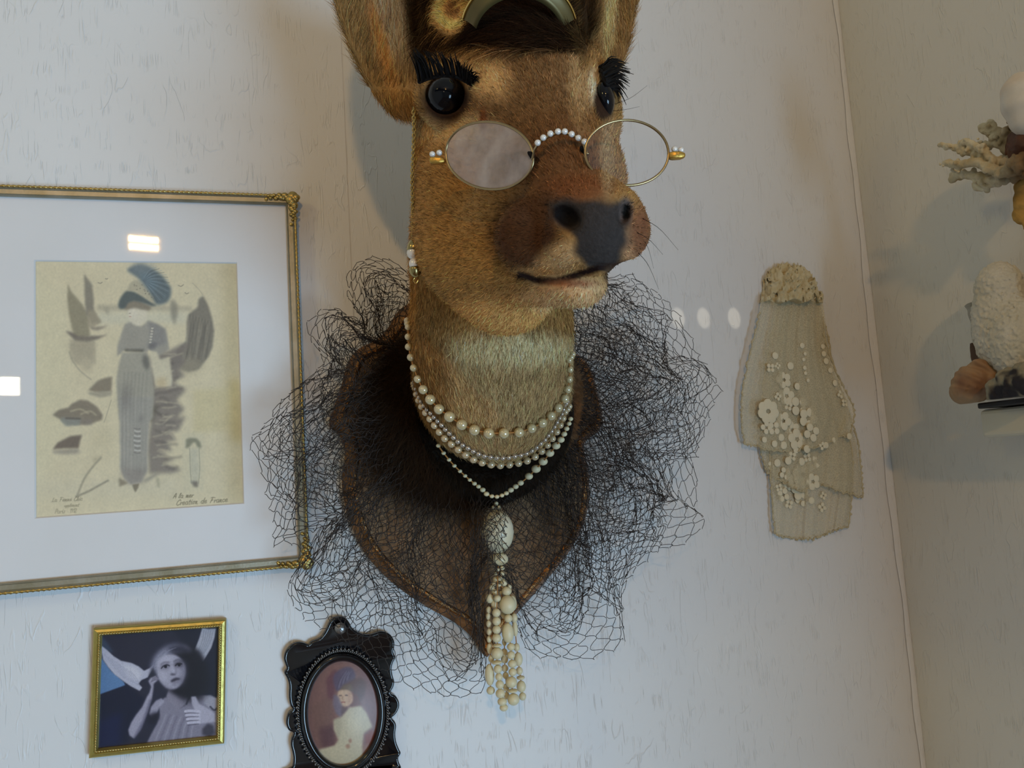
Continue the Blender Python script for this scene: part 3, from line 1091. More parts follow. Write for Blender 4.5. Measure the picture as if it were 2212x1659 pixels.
def net_layer(mb, seed, ncol, nrow, s0, s1, reach, ybase, ruff, crumple, rad):
    r = np.random.default_rng(seed)
    ph = r.uniform(0, 6.28, 24)
    SUB = 4
    j = np.arange(nrow * SUB + 1) / SUB
    for k in range(ncol):
        sw = np.cos(np.pi * (j + k))                             # threads swing to meet one neighbour, then the other
        off = .5 * np.sign(sw) * np.abs(sw) ** .75 * .97
        s = s0 + (s1 - s0) * (k + off + .5) / ncol
        s = np.clip(s, 0, 1)
        v = j / nrow
        q = fan(s)
        wv = .012 if reach == 1.0 else .07
        rr = reach * (1 + wv * np.sin(s * 57 + ph[0]) + wv * np.sin(s * 131 + ph[1]))
        e = v ** .85 * rr
        x = q[:, 0] + (q[:, 2] - q[:, 0]) * e
        y = q[:, 1] + (q[:, 3] - q[:, 1]) * e
        amp = crumple * np.minimum(1, e * 1.6)
        x = x + amp * (np.sin(s * 46 + 5 * v + ph[2]) + .7 * np.sin(s * 97 - 7 * v + ph[3]) + .5 * np.sin(s * 171 + 13 * v + ph[4]))
        y = y + amp * (np.sin(s * 51 - 6 * v + ph[5]) + .7 * np.sin(s * 89 + 8 * v + ph[6]) + .5 * np.sin(s * 163 - 11 * v + ph[7]))
        Y = ybase - ruff * np.sin(np.pi * np.minimum(e, 1)) * (.55 + .45 * np.sin(s * 70 + ph[8])) - .35 * ruff * e * np.sin(s * 115 + 4 * v + ph[9]) - .003 * np.sin(s * 260 + 9 * v + ph[10])
        Y = Y - .034 * np.exp(-((s - .565) / .05) ** 2) * np.exp(-((e - .22) / .22) ** 2)
        x = x + 2.2 * np.sin(j * 1.9 + r.uniform(0, 6.28)) + r.normal(0, .45, len(x))
        y = y + 2.2 * np.sin(j * 2.3 + r.uniform(0, 6.28)) + r.normal(0, .45, len(x))
        Y = np.minimum(Y, -.0285)
        pts = np.array([atY(a, b, c) for a, b, c in zip(x, y, Y)])
        pts = pts[(x > 520) & (y < 1540)]
        if len(pts) > 3:
            v3, f3 = tube(pts, rad, 3, cap=False)
            mb.add(v3, f3)
    # selvedge along the free edge
    return mb


veil = MB()
NT = .00029
net_layer(veil, 11, 176, 26, .0, 1.0, 1.0, -.047, .030, 8, NT)
net_layer(veil, 23, 150, 24, .02, .98, .84, -.042, .022, 14, NT)
net_layer(veil, 37, 78, 24, .64, 1.0, .86, -.050, .034, 16, NT)
net_layer(veil, 51, 64, 22, .14, .46, .80, -.045, .026, 14, NT)
net_layer(veil, 63, 60, 20, .64, .95, .66, -.040, .020, 18, NT)
net_layer(veil, 77, 60, 18, .68, 1.0, .48, -.052, .024, 16, NT)
net_layer(veil, 83, 40, 16, .20, .38, .55, -.052, .024, 14, NT)
net_layer(veil, 91, 40, 20, .42, .70, .60, -.040, .012, 12, NT)
o = veil.build('veil_netting', MAT['net'], None)
tag(o, 'wide dark veil netting gathered behind the deer neck, spread over plaque and frames', 'veil')


# ---------------------------------------------------------------- pearl necklaces
UNIT_V, UNIT_F = uv_sphere(20, 12)


def bead_mesh(name, mat):
    me = bpy.data.meshes.new(name)
    me.from_pydata([tuple(x) for x in UNIT_V], [], UNIT_F)
    me.polygons.foreach_set('use_smooth', np.ones(len(me.polygons), bool))
    me.materials.append(mat)
    return me


def bead(name, me, loc, scale, parent, rot=None):
    o = bpy.data.objects.new(name, me)
    C.objects.link(o)
    o.parent = parent
    o.location = Vector(loc) - wloc(parent)
    o.scale = scale if isinstance(scale, (tuple, list)) else (scale, scale, scale)
    if rot is not None:
        o.rotation_euler = rot
    return o


def on_neck(x, y, r):
    """rest a bead of radius r (m) on the hide where the photo shows it"""
    ds = np.linspace(.40, .74, 500)
    pts = CAM + ray(x, y)[None, :] * ds[:, None]
    s = sdf_neck(pts)
    i = np.argmax(s < r)
    if not s[i] < r:
        i = int(np.argmin(s))
    return pts[i]


def sdf_neck(p):
    d = np.full(len(p), 9.0)
    for a, b, r1, r2, k in CONES_W[4:]:
        d = smin(d, sd_cone(p, a, b, r1, r2), k)
    return d


def necklace(name, label, beads, mat, tail, cord=.0005):
    """beads: (px, py, radius px); both ends run on round the neck"""
    me = bead_mesh('pearl', mat)
    D = .545
    pts = [(on_neck(x, y, px(r, D)), px(r, D)) for x, y, r in beads]
    for end in (0, -1):
        p, r = pts[end]
        q = pts[1 if end == 0 else -2][0]
        prev = p - q
        for i in range(tail):
            g0 = sdf_normal(p[None], sdf_neck)[0]
            step = CF + .6 * CU
            step = step - g0 * (step @ g0)
            step /= np.linalg.norm(step)
            nx = p + step * r * 2.1
            for _ in range(4):
                g = sdf_normal(nx[None], sdf_neck)[0]
                nx = nx - g * (sdf_neck(nx[None])[0] - r)
                nx = p + (nx - p) / np.linalg.norm(nx - p) * r * 2.1
            prev = nx - p
            p = nx
            if p[1] > -.04:
                break
            pts = ([(p, r)] + pts) if end == 0 else (pts + [(p, r)])
    root = thing(name, label, 'necklace', pts[len(pts) // 2][0])
    line = np.array([p for p, r in pts])
    mk('string', *tube(line, cord, 5), MAT['thread'] if cord > .0004 else MAT['silver'], root)
    for p, r in pts:
        bead('pearl', me, p, r, root)
    return root, pts


def crop(lst, ox, oy, s):
    return [(ox + a * s, oy + b * s, *rest) for a, b, *rest in lst]


S6 = 440 / 1521
A_ = [(75, 300, 7.5), (75, 372, 8), (78, 447, 8.5), (95, 525, 9), (117, 604, 9), (147, 688, 9.5), (187, 766, 11), (240, 840, 12), (305, 912, 12), (383, 968, 12.5), (475, 1028, 12.5), (570, 1068, 12.5),
      (677, 1092, 12.5), (790, 1092, 12), (903, 1085, 11.5), (997, 1055, 11), (1077, 1015, 11), (1142, 962, 10.5), (1196, 902, 10.5), (1245, 835, 10.5), (1266, 765, 9.5), (1278, 690, 8.5), (1284, 616, 8), (1278, 546, 7)]
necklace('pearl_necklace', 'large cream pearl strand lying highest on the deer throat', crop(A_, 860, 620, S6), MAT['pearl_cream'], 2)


def along(pts, r0, r1, gap=2.08):
    """evenly packed beads along a pixel polyline; radius r1 at the lowest point, r0 at the ends"""
    q = smooth_path(np.asarray(pts, float), 400)
    L = np.concatenate([[0], np.cumsum(np.linalg.norm(np.diff(q, axis=0), axis=1))])
    out, t = [], 0.0
    while t < L[-1]:
        x, y = np.interp(t, L, q[:, 0]), np.interp(t, L, q[:, 1])
        w = math.sin(math.pi * min(max(t / L[-1], 0), 1)) ** .7
        r = r0 + (r1 - r0) * w
        out.append((x, y, r))
        t += r * gap
    return out


B_ = crop([(120, 735), (145, 800), (170, 855), (205, 905), (245, 945), (280, 985), (320, 1025), (360, 1070), (397, 1105), (430, 1140), (463, 1165), (500, 1190), (540, 1212), (578, 1234), (620, 1253), (665, 1265), (717, 1272),
           (768, 1275), (818, 1273), (868, 1263), (925, 1252), (980, 1232), (1030, 1200), (1065, 1168), (1100, 1138), (1125, 1103), (1152, 1068), (1172, 1038), (1190, 1005), (1208, 975), (1228, 940), (1240, 900), (1252, 870)], 860, 620, S6)
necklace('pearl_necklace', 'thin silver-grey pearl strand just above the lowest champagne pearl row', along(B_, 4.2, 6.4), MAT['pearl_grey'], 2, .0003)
C_ = crop([(118, 760), (150, 850), (185, 915), (222, 965), (262, 1022), (305, 1080), (345, 1128), (390, 1165), (445, 1210), (505, 1252), (570, 1290), (640, 1313), (712, 1327), (788, 1330), (862, 1320), (930, 1308), (990, 1285),
           (1045, 1252), (1088, 1210), (1130, 1163), (1168, 1110), (1200, 1058), (1226, 1003), (1246, 950), (1262, 895)], 860, 620, S6)
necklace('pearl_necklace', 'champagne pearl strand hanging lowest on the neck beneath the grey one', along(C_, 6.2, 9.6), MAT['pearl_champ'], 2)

# ---------------------------------------------------------------- ivory bead necklace with pendant and tassel
ivory = bead_mesh('ivory_bead', MAT['ivory'])
pend = atY(1074, 1148, -.060)
D_r = crop([(1288, 985, 5.5), (1276, 1020, 5.5), (1258, 1058, 6), (1240, 1098, 6.5), (1216, 1140, 8), (1180, 1185, 9.5), (1133, 1240, 10), (1083, 1303, 10.5), (1030, 1358, 11), (977, 1413, 9.5), (915, 1463, 7.5), (878, 1490, 7), (842, 1516, 7),
            (808, 1540, 6), (775, 1556, 5.5), (738, 1566, 5.5), (700, 1562, 5.5), (660, 1545, 6.5), (632, 1515, 6.5), (600, 1490, 5.5), (570, 1468, 5.5), (535, 1440, 5), (500, 1410, 5), (462, 1375, 5), (420, 1335, 5), (380, 1290, 5), (340, 1240, 5), (300, 1185, 5)], 860, 620, S6)
ivn = thing('ivory_bead_necklace', 'ivory bead necklace with oval pendant bead and long beaded tassel', 'necklace', pend)
ipts = []
for x, y, r in D_r:
    low = smoothstep(935, 1040, y)
    a = on_neck(x, y, px(r, .55))
    b = atY(x, y, -.078)
    ipts.append((a * (1 - low) + b * low, px(r, .60)))
mk('string', *tube(np.array([p for p, r in ipts]), .0006, 5), MAT['thread'], ivn)
for p, r in ipts:
    bead('bead', ivory, p, (r, r, r * .85), ivn)


def lathe(profile, c, axis=(0, 0, 1), seg=20):
    """profile (radius, height) turned round a vertical axis at c"""
    v, f = [], []
    for r, h in profile:
        for k in range(seg):
            a = 2 * math.pi * k / seg
            v.append((c[0] + r * math.cos(a), c[1] + r * math.sin(a), c[2] + h))
    for i in range(len(profile) - 1):
        for k in range(seg):
            k2 = (k + 1) % seg
            f.append((i * seg + k, i * seg + k2, (i + 1) * seg + k2, (i + 1) * seg + k))
    f.append(tuple(range(seg))[::-1])
    f.append(tuple((len(profile) - 1) * seg + k for k in range(seg)))
    return v, f


dp = .632
rp = lambda q: q * dp / F
mat_oval = simple('carved_ivory', (0.74, 0.66, 0.44), 0.35, bump=(500, 0.25, 0.0006), var=((0.80, 0.76, 0.60), 60))
pr = [(rp(37) * math.sin(t), -rp(48) * math.cos(t)) for t in np.linspace(.10, math.pi - .10, 22)]
pr = [(r * (1 + .015 * math.sin(h * 4200)), h) for r, h in pr]
mk('oval_pendant_bead', *lathe(pr, pend, seg=28), mat_oval, ivn)
for (x, y, r) in ((1072, 1088, 5), (1066, 1096, 4.5), (1078, 1096, 4.5)):
    bead('bead', ivory, atY(x, y, -.060), rp(r), ivn)
brl = atY(1078, 1208, -.060)
mk('barrel_bead', *lathe([(rp(9), -rp(13)), (rp(17), -rp(10)), (rp(20.5), -rp(3)), (rp(20.5), rp(3)), (rp(17), rp(10)), (rp(9), rp(13))], brl), MAT['ivory'], ivn)
# tassel: strands of mixed beads (crop pixels of the tassel: x, y, rx, ry)
T = 220 / 760
STR = [
    [(318, 508, 17, 16), (318, 548, 19, 18), (313, 592, 22, 22), (303, 622, 20, 18), (285, 655, 22, 22), (305, 688, 26, 24), (268, 735, 30, 36), (305, 775, 28, 34), (262, 820, 20, 26), (258, 870, 18, 26), (262, 925, 20, 28), (266, 985, 20, 28), (264, 1040, 18, 26), (268, 1110, 22, 40), (280, 1185, 22, 28), (268, 1305, 36, 80), (276, 1422, 32, 30)],
    [(330, 520, 15, 15), (325, 735, 28, 26), (318, 842, 32, 32), (320, 905, 32, 32), (320, 968, 32, 31), (321, 1032, 34, 32), (326, 1086, 34, 14), (324, 1145, 44, 44), (322, 1212, 40, 15), (330, 1262, 32, 32), (338, 1320, 28, 28), (344, 1378, 32, 32), (348, 1444, 36, 34), (362, 1505, 36, 30), (374, 1550, 32, 26)],
    [(362, 508, 19, 16), (364, 548, 19, 18), (345, 588, 20, 18), (375, 618, 26, 26), (340, 632, 16, 16), (395, 680, 38, 34), (402, 782, 64, 70), (408, 884, 31, 31), (404, 992, 46, 74, 1), (428, 1096, 31, 28), (428, 1158, 31, 30), (438, 1222, 34, 30), (440, 1284, 31, 30), (430, 1360, 44, 42), (440, 1424, 40, 14), (446, 1488, 46, 44)],
    [(372, 580, 16, 18), (412, 650, 22, 22), (438, 770, 34, 60), (452, 880, 26, 36), (458, 960, 22, 60), (470, 1100, 24, 32), (482, 1188, 34, 52), (490, 1275, 26, 30), (500, 1326, 32, 16), (504, 1392, 36, 44), (514, 1466, 28, 30)],
    [(355, 690, 18, 18), (368, 760, 20, 26), (372, 860, 20, 26), (376, 960, 18, 30), (378, 1060, 18, 30), (378, 1138, 26, 30), (380, 1190, 28, 30), (382, 1256, 26, 28), (388, 1310, 24, 26), (392, 1400, 24, 30), (396, 1460, 22, 28)],
]
tas = thing('tassel', '', '', atY(1085, 1370, -.060))
for kk in ('label', 'category'):
    del tas[kk]
tas.parent = ivn
tas.location = Vector(atY(1085, 1370, -.060)) - wloc(ivn)
YS = [-.0600, -.0655, -.0645, -.0585, -.0570]
strings = MB()
for si, stn in enumerate(STR):
    line = []
    for b in stn:
        x, y = 980 + b[0] * T, 1080 + b[1] * T
        p = atY(x, y, YS[si] + (.002 if b[1] < 700 else 0))
        line.append(p)
        sx, sz = rp(b[2] * T), rp(b[3] * T)
        bead('bead', ivory, p, (sx, sx, sz), tas)
    strings.add(*tube([brl] + line, .00045, 5))
strings.build('string', MAT['thread'], tas)

# ---------------------------------------------------------------- spectacles
GL = thing('spectacles', 'gold wire spectacles with pearl bridge balanced on the deer nose', 'spectacles', P(1212, 310, .370))


def oval(cx, cy, rx, ry, rot, d, n=64, tilt=(0, 0)):
    out = []
    for a in np.linspace(0, 2 * np.pi, n, endpoint=False):
        u, v = rx * math.cos(a), ry * math.sin(a)
        x = cx + u * math.cos(rot) - v * math.sin(rot)
        y = cy + u * math.sin(rot) + v * math.cos(rot)
        out.append(P(x, y, d + tilt[0] * (x - cx) + tilt[1] * (y - cy)))
    return np.array(out)


def lens(cx, cy, rx, ry, rot, d, tilt, mat):
    rim = oval(cx, cy, rx, ry, rot, d, tilt=tilt)
    mk('rim', *tube(rim, .00062, 8, closed=True), MAT['gold_wire'], GL)
    inner = oval(cx, cy, rx - 1.0, ry - 1.0, rot, d, tilt=tilt)
    c = P(cx, cy, d)
    nrm = np.cross(inner[0] - c, inner[16] - c)
    nrm /= np.linalg.norm(nrm)
    if nrm @ CF > 0:
        nrm = -nrm
    v = [c + nrm * .0011]
    f = []
    R_ = 6
    for k in range(1, R_ + 1):
        s = k / R_
        for q in inner:
            v.append(c + (q - c) * s + nrm * .0011 * (1 - s * s))
    m = len(inner)
    f += [(0, 1 + i, 1 + (i + 1) % m) for i in range(m)]
    for k in range(R_ - 1):
        for i in range(m):
            j = (i + 1) % m
            f.append((1 + k * m + i, 1 + (k + 1) * m + i, 1 + (k + 1) * m + j, 1 + k * m + j))
    return mk('lens', v, f, mat, GL)


MAT['gold_wire'] = simple('gold_wire', (0.40, 0.30, 0.16), 0.30, 1.0)
DL, DR = .396, .366
l1 = lens(1058, 336, 95, 72.5, .15, DL, (-.00020, 0), MAT['lens_haze'])
l1['label'] = 'lens with painted milky reflection'
l2 = lens(1354, 330, 90, 70.5, .05, DR, (.00003, 0), MAT['lens_clear'])
l2['label'] = 'clear lens'
wp = bead_mesh('seed_pearl', MAT['pearl_white'])
br = crop([(1268, 812), (1300, 783), (1340, 760), (1383, 748), (1422, 748), (1461, 763), (1499, 785), (1533, 806)], 680, 0, 840 / 2212)
for i, (x, y) in enumerate(br):
    bead('pearl', wp, P(x, y, .368), px(7.0, .368), GL)
wire = [P(1150, 345, .3775), P(1156, 322, .3745), P(1168, 306, .3705), P(1186, 294, .3695), P(1212, 287, .3690), P(1238, 293, .3690), P(1258, 306, .3690), P(1264, 322, .3670), P(1270, 334, .3660)]
mk('bridge', *tube(smooth_path(wire, 40), .0007, 8), MAT['gold_wire'], GL)
mk('nose_pad', *tube(smooth_path([P(1140, 328, .377), P(1150, 337, .378), P(1148, 345, .381)], 8), [.0004, .0010, .0013, .0014, .0014, .0013, .0010, .0004], 8), MAT['lash'], GL)
mk('nose_pad', *tube(smooth_path([P(1254, 316, .368), P(1262, 326, .369), P(1270, 336, .370)], 8), [.0004, .0010, .0012, .0013, .0013, .0012, .0010, .0004], 8), MAT['lash'], GL)
MAT['hinge_gold'] = simple('hinge_gold', (0.55, 0.33, 0.07), 0.38, 0.8, bump=(500, .5, .0005))
for (x0, x1, y0, y1, d, prl) in ((928, 963, 340, 354, .417, ((934, 333), (949, 330))), (1444, 1480, 329, 345, .369, ((1457, 322), (1471, 324)))):
    a, b = P(x0, (y0 + y1) / 2, d), P(x1, (y0 + y1) / 2 + (1 if x0 < 1000 else -1), d)
    up = CU * px((y1 - y0) / 2, d)
    fw = CF * .0022
    v = []
    for q, w in ((a, .8), (a * .75 + b * .25, 1.0), (a * .3 + b * .7, .95), (b, .55)):
        v += [q - up * w - fw * w, q + up * w - fw * w, q + up * w + fw * w, q - up * w + fw * w]
    f = [(0, 1, 2, 3), (15, 14, 13, 12)]
    for k in range(3):
        for s in range(4):
            f.append((k * 4 + s, (k + 1) * 4 + s, (k + 1) * 4 + (s + 1) % 4, k * 4 + (s + 1) % 4))
    h = mk('hinge', v, f, MAT['hinge_gold'], GL)
    bevel(h, .0007)
    for (x, y) in prl:
        bead('pearl', wp, P(x, y, d - .0005), px(6.6, d), GL)

# ---------------------------------------------------------------- earring: chain and pearls hanging from the ear
EAR_D = .476
er_ = thing('earring', 'long gold chain earring with two white pearls beside the cheek', 'earring', P(894, 520, EAR_D))
links = MB()
n = 46
for i in range(n):
    t = i / (n - 1)
    x = 893 + 1.5 * math.sin(t * 9) - 2 * t
    c = P(x, 236 + 284 * t, EAR_D)
    a1 = CU * px(5.2, EAR_D)
    a2 = (CR if i % 2 else (CR * .4 - CF * .9)) * px(3.4, EAR_D)
    ring = np.array([c + a1 * math.cos(a) + a2 * math.sin(a) for a in np.linspace(0, 2 * np.pi, 10, endpoint=False)])
    links.add(*tube(ring, .00034, 5, closed=True))
links.build('chain', MAT['gold'], er_)
bead('pearl', wp, P(893, 546, EAR_D - .001), (px(14.5, EAR_D), px(14.5, EAR_D), px(16, EAR_D)), er_)
bead('pearl', wp, P(896, 570, EAR_D - .001), (px(13, EAR_D), px(13, EAR_D), px(14, EAR_D)), er_)
cap_m = simple('gold_cap', (0.40, 0.31, 0.13), 0.25, 1.0)
c1, c2 = P(893, 533, EAR_D - .001), P(897, 586, EAR_D - .001)
q = lambda z: px(z, EAR_D)
mk('cap', *lathe([(q(3), q(17)), (q(9), q(12)), (q(13.5), q(3)), (q(15.2), -q(7)), (q(14.5), -q(8))], c1), cap_m, er_)
mk('cap', *lathe([(q(13.6), q(8)), (q(13.4), q(3)), (q(11), -q(6)), (q(6), -q(12)), (q(1), -q(14))], c2), cap_m, er_)
mk('wire_end', *tube(smooth_path([P(897, 598, EAR_D), P(893, 606, EAR_D), P(899, 612, EAR_D), P(905, 602, EAR_D)], 10), .00022, 5), MAT['brass_bright'], er_)

# ---------------------------------------------------------------- flared brass crown band between the ears
cw = P(1121, 74, .470)
e1, e2 = CR.copy(), CU * .60 - CF * .80
e3 = np.cross(e1, e2)
e3 = e3 if e3 @ CU > 0 else -e3
R0 = px(124, .470)
v, f = [], []
m = 72
prof = [(.76, -.20), (.84, -.11), (.92, -.045), (1.0, 0.0), (1.0, .014), (.92, -.03), (.84, -.095), (.76, -.185)]
for r, h in prof:
    for k in range(m):
        a = math.pi * (.09 + .82 * k / (m - 1))
        v.append(cw + R0 * (r * math.cos(a) * e1 + r * math.sin(a) * e2 + h * e3))
for i in range(len(prof)):
    i2 = (i + 1) % len(prof)
    for k in range(m - 1):
        k2 = k + 1
        f.append((i * m + k, i * m + k2, i2 * m + k2, i2 * m + k))
crn = thing('brass_crown', 'flared olive brass crown on top of the deer head, cut by the picture edge', 'crown', cw)
mk('crown_band', v, f, MAT['olive_brass'], crn)
ring = np.array([cw + R0 * (math.cos(a) * e1 + math.sin(a) * e2 + .006 * e3) for a in np.linspace(.09 * np.pi, .91 * np.pi, m)])
mk('rim_wire', *tube(ring, .0008, 8), MAT['brass_bright'], crn)


# ---------------------------------------------------------------- small painter for the printed pictures
class Paint:
    def __init__(self, x0, y0, x1, y1, bg, ss=1.0):
        self.x0, self.y0, self.ss = x0, y0, ss
        self.w, self.h = int((x1 - x0) * ss), int((y1 - y0) * ss)
        self.im = np.empty((self.h, self.w, 3))
        self.im[:] = bg
        yy, xx = np.mgrid[0:self.h, 0:self.w]
        self.X = xx / ss + x0
        self.Y = yy / ss + y0
        self.t = (0, 0, 1)
        self.soft = 1.0

    def frame(self, ox, oy, s):
        """coordinates that follow are given in an enlarged detail"""
        self.t = (ox, oy, s)

    def tr(self, pts):
        ox, oy, s = self.t
        p = np.asarray(pts, float)
        return np.stack([ox + p[:, 0] * s, oy + p[:, 1] * s], 1)

    def blur(self, m, b):
        b = int(round(b * self.ss * self.soft))
        if b < 1:
            return m
        for _ in range(2):
            for ax in (0, 1):
                p = np.pad(m, [(b + 1, b) if a == ax else (0, 0) for a in (0, 1)], mode='edge')
                c = np.cumsum(p, axis=ax)
                m = (np.take(c, range(2 * b + 1, c.shape[ax]), axis=ax) - np.take(c, range(0, c.shape[ax] - 2 * b - 1), axis=ax)) / (2 * b + 1)
        return m

    def put(self, m, col, a):
        m = np.clip(m * a, 0, 1)[..., None]
        self.im = self.im * (1 - m) + np.asarray(col, float) * m

    def poly(self, pts, col, a=1.0, b=1.0, smooth=False):
        p = self.tr(pts)
        if smooth:
            p = smooth_path(p, len(p) * 6, closed=True)
        ins = np.zeros(self.X.shape, bool)
        x0, y0 = p[-1]
        for x1, y1 in p:
            c = ((y1 > self.Y) != (y0 > self.Y)) & (self.X < (x0 - x1) * (self.Y - y1) / ((y0 - y1) if y0 != y1 else 1e-9) + x1)
            ins ^= c
            x0, y0 = x1, y1
        self.put(self.blur(ins.astype(float), b), col, a)

    def ell(self, cx, cy, rx, ry, col, a=1.0, b=1.0, rot=0.0):
        ox, oy, s = self.t
        dx, dy = self.X - (ox + cx * s), self.Y - (oy + cy * s)
        u = (dx * math.cos(rot) + dy * math.sin(rot)) / (rx * s)
        v = (-dx * math.sin(rot) + dy * math.cos(rot)) / (ry * s)
        self.put(self.blur((u * u + v * v < 1).astype(float), b), col, a)

    def line(self, pts, w, col, a=1.0, b=0.0):
        p = self.tr(pts)
        if len(p) > 2:
            p = smooth_path(p, len(p) * 5)
        d = np.full(self.X.shape, 1e9)
        for q, r in zip(p[:-1], p[1:]):
            ba = r - q
            h = np.clip(((self.X - q[0]) * ba[0] + (self.Y - q[1]) * ba[1]) / (ba @ ba + 1e-9), 0, 1)
            d = np.minimum(d, np.hypot(self.X - q[0] - h * ba[0], self.Y - q[1] - h * ba[1]))
        self.put(self.blur(np.clip(w / 2 + .5 - d, 0, 1), b), col, a)

    def grain(self, amt, b, seed):
        r = np.random.default_rng(seed)
        n = self.blur(r.normal(0, 1, self.X.shape), b)
        n /= n.std()
        self.im = np.clip(self.im * (1 + amt * n[..., None]), 0, 255)

    def at(self, x, y):
        fx = np.clip((np.asarray(x) - self.x0) * self.ss - .0, 0, self.w - 1.001)
        fy = np.clip((np.asarray(y) - self.y0) * self.ss - .0, 0, self.h - 1.001)
        i, j = fx.astype(int), fy.astype(int)
        u, v = (fx - i)[..., None], (fy - j)[..., None]
        im = self.im
        return (im[j, i] * (1 - u) + im[j, i + 1] * u) * (1 - v) + (im[j + 1, i] * (1 - u) + im[j + 1, i + 1] * u) * v


def write(pt, txt, x, y, h, slant, col, a, w, dy=0.0):
    """loose handwriting made of pen strokes; y is the base line, h the height of a small letter"""
    G = {'a': [[(.8, .9), (.3, 1), (0, .5), (.3, 0), (.7, .2), (.8, .9), (.8, .1), (1.05, 0)]], 'c': [[(.7, .8), (.3, 1), (0, .5), (.3, 0), (.8, .2)]],
         'd': [[(.7, .9), (.3, 1), (0, .5), (.3, 0), (.7, .3), (.9, 2.0), (.8, .1), (1.05, 0)]], 'e': [[(0, .4), (.6, .6), (.5, 1), (.15, .9), (0, .4), (.3, 0), (.85, .2)]],
         'f': [[(.0, .1), (.5, 1.2), (.7, 1.9), (.4, 1.9), (.2, -.7)]], 'h': [[(0, 0), (.4, 1.9), (.15, 1.5), (.1, 0), (.4, .9), (.65, .8), (.6, 0), (.9, .1)]],
         'i': [[(0, .6), (.2, .95), (.2, .1), (.5, 0)], [(.25, 1.4), (.3, 1.5)]], 'l': [[(0, .1), (.4, 1.5), (.3, 1.9), (.15, 1.2), (.2, .1), (.5, 0)]],
         'm': [[(0, 1), (.05, 0), (.3, .95), (.4, 0), (.65, .95), (.75, .05), (1.0, 0)]], 'n': [[(0, 1), (.05, 0), (.4, .95), (.5, .05), (.8, 0)]],
         'o': [[(.4, 1), (0, .6), (.2, 0), (.6, .3), (.4, 1), (.9, .8)]], 'p': [[(0, .9), (.15, -.8), (.15, .7), (.5, 1), (.7, .5), (.3, 0), (.9, .2)]],
         'r': [[(0, .9), (.15, 0), (.2, .7), (.6, .9)]], 's': [[(.5, .9), (.2, .9), (.5, .4), (.3, 0), (0, .15)]], 't': [[(.2, 1.6), (.15, .1), (.5, 0)], [(-.1, 1.1), (.5, 1.15)]],
         'u': [[(0, .9), (.1, .1), (.5, .1), (.6, .9), (.65, .1), (.95, 0)]], 'v': [[(0, .9), (.3, 0), (.6, .9), (.9, .8)]],
         'A': [[(0, 0), (.6, 1.9), (1, 0)], [(.2, .7), (.9, .7)]], 'C': [[(1.1, 1.5), (.7, 1.9), (.1, 1.2), (0, .3), (.5, -.1), (1.1, .3)]], 'F': [[(.2, 0), (.5, 1.8)], [(-.1, 1.7), (.5, 1.95), (1.3, 1.8)], [(.2, .9), (.8, 1)]],
         'L': [[(.6, 1.8), (.3, 1.5), (.3, .2), (0, 0), (.5, .2), (1.1, 0)]], 'M': [[(0, 0), (.3, 1.8), (.6, .3), (1.0, 1.8), (1.2, 0)]], 'P': [[(.2, 0), (.3, 1.8), (.9, 1.7), (.8, 1.0), (.3, .9)]],
         '1': [[(.2, 1.3), (.4, 1.7), (.4, 0)]], '9': [[(.7, 1.3), (.3, 1.7), (.1, 1.2), (.6, 1.1), (.7, 1.4), (.5, 0)]], '2': [[(.1, 1.4), (.4, 1.7), (.7, 1.3), (.1, 0), (.8, .1)]], '.': [[(.1, 0), (.15, .1)]]}
    cx = x
    for ch in txt:
        if ch == ' ':
            cx += h * 1.0
            continue
        wid = 0
        for st in G.get(ch, []):
            pp = [(cx + (u + v * slant) * h, y + dy * (cx - x) - v * h) for u, v in st]
            pt.line(pp, w, col, a, 0)
            wid = max(wid, max(u for u, v in st))
        cx += (wid + .18) * h


def picture(name, pt, quad, nu, nv, Y, mat, parent):
    """flat printed sheet: quad = four wall points (TL, TR, BR, BL)"""
    tl, tr_, br_, bl = [np.asarray(q, float) for q in quad]
    u = np.linspace(0, 1, nu)[:, None, None]
    v = np.linspace(0, 1, nv)[None, :, None]
    g = (tl * (1 - u) + tr_ * u) * (1 - v) + (bl * (1 - u) + br_ * u) * v
    g = g.reshape(-1, 3)
    x, y, _ = project(g)
    return mk(name, g, grid_faces(nu, nv)[:, ::-1], mat, parent, False, col=srgb_np(pt.at(x, y)))


# ---------------------------------------------------------------- the large framed fashion print
fp = Paint(60, 548, 540, 1132, (236, 221, 186), 1.0)
ink = (112, 106, 100)
fp.poly([(60, 560), (140, 640), (150, 900), (60, 1120)], (236, 226, 190), .5, 20)
fp.poly([(480, 560), (540, 560), (540, 1100), (490, 1090)], (206, 188, 146), .7, 14)
fp.poly([(418, 842), (512, 838), (514, 930), (418, 935)], (224, 208, 160), .6, 5)
fp.poly([(494, 820), (520, 820), (524, 960), (500, 950)], (206, 182, 118), .6, 8)
fp.frame(60, 540, 480 / 2212)
# sky band, sea, vignette circle
fp.poly([(690, 545), (1640, 560), (1640, 612), (690, 608)], (176, 166, 146), .55, 3)
fp.poly([(690, 618), (1600, 620), (1580, 730), (700, 740)], (226, 220, 196), .7, 6)
fp.line([(412, 1010), (450, 1110), (530, 1210), (630, 1290)], 2.2, (150, 142, 128), .6, 1)
fp.line([(1640, 330), (1700, 390), (1745, 450)], 1.4, (170, 160, 140), .5)
for b in (((700, 325), (722, 332), (740, 322)), ((1500, 352), (1525, 362), (1550, 345)), ((1565, 425), (1582, 436), (1600, 428)), ((772, 285), (785, 290), (796, 284))):
    fp.line(b, 1.6, (120, 112, 100), .7)
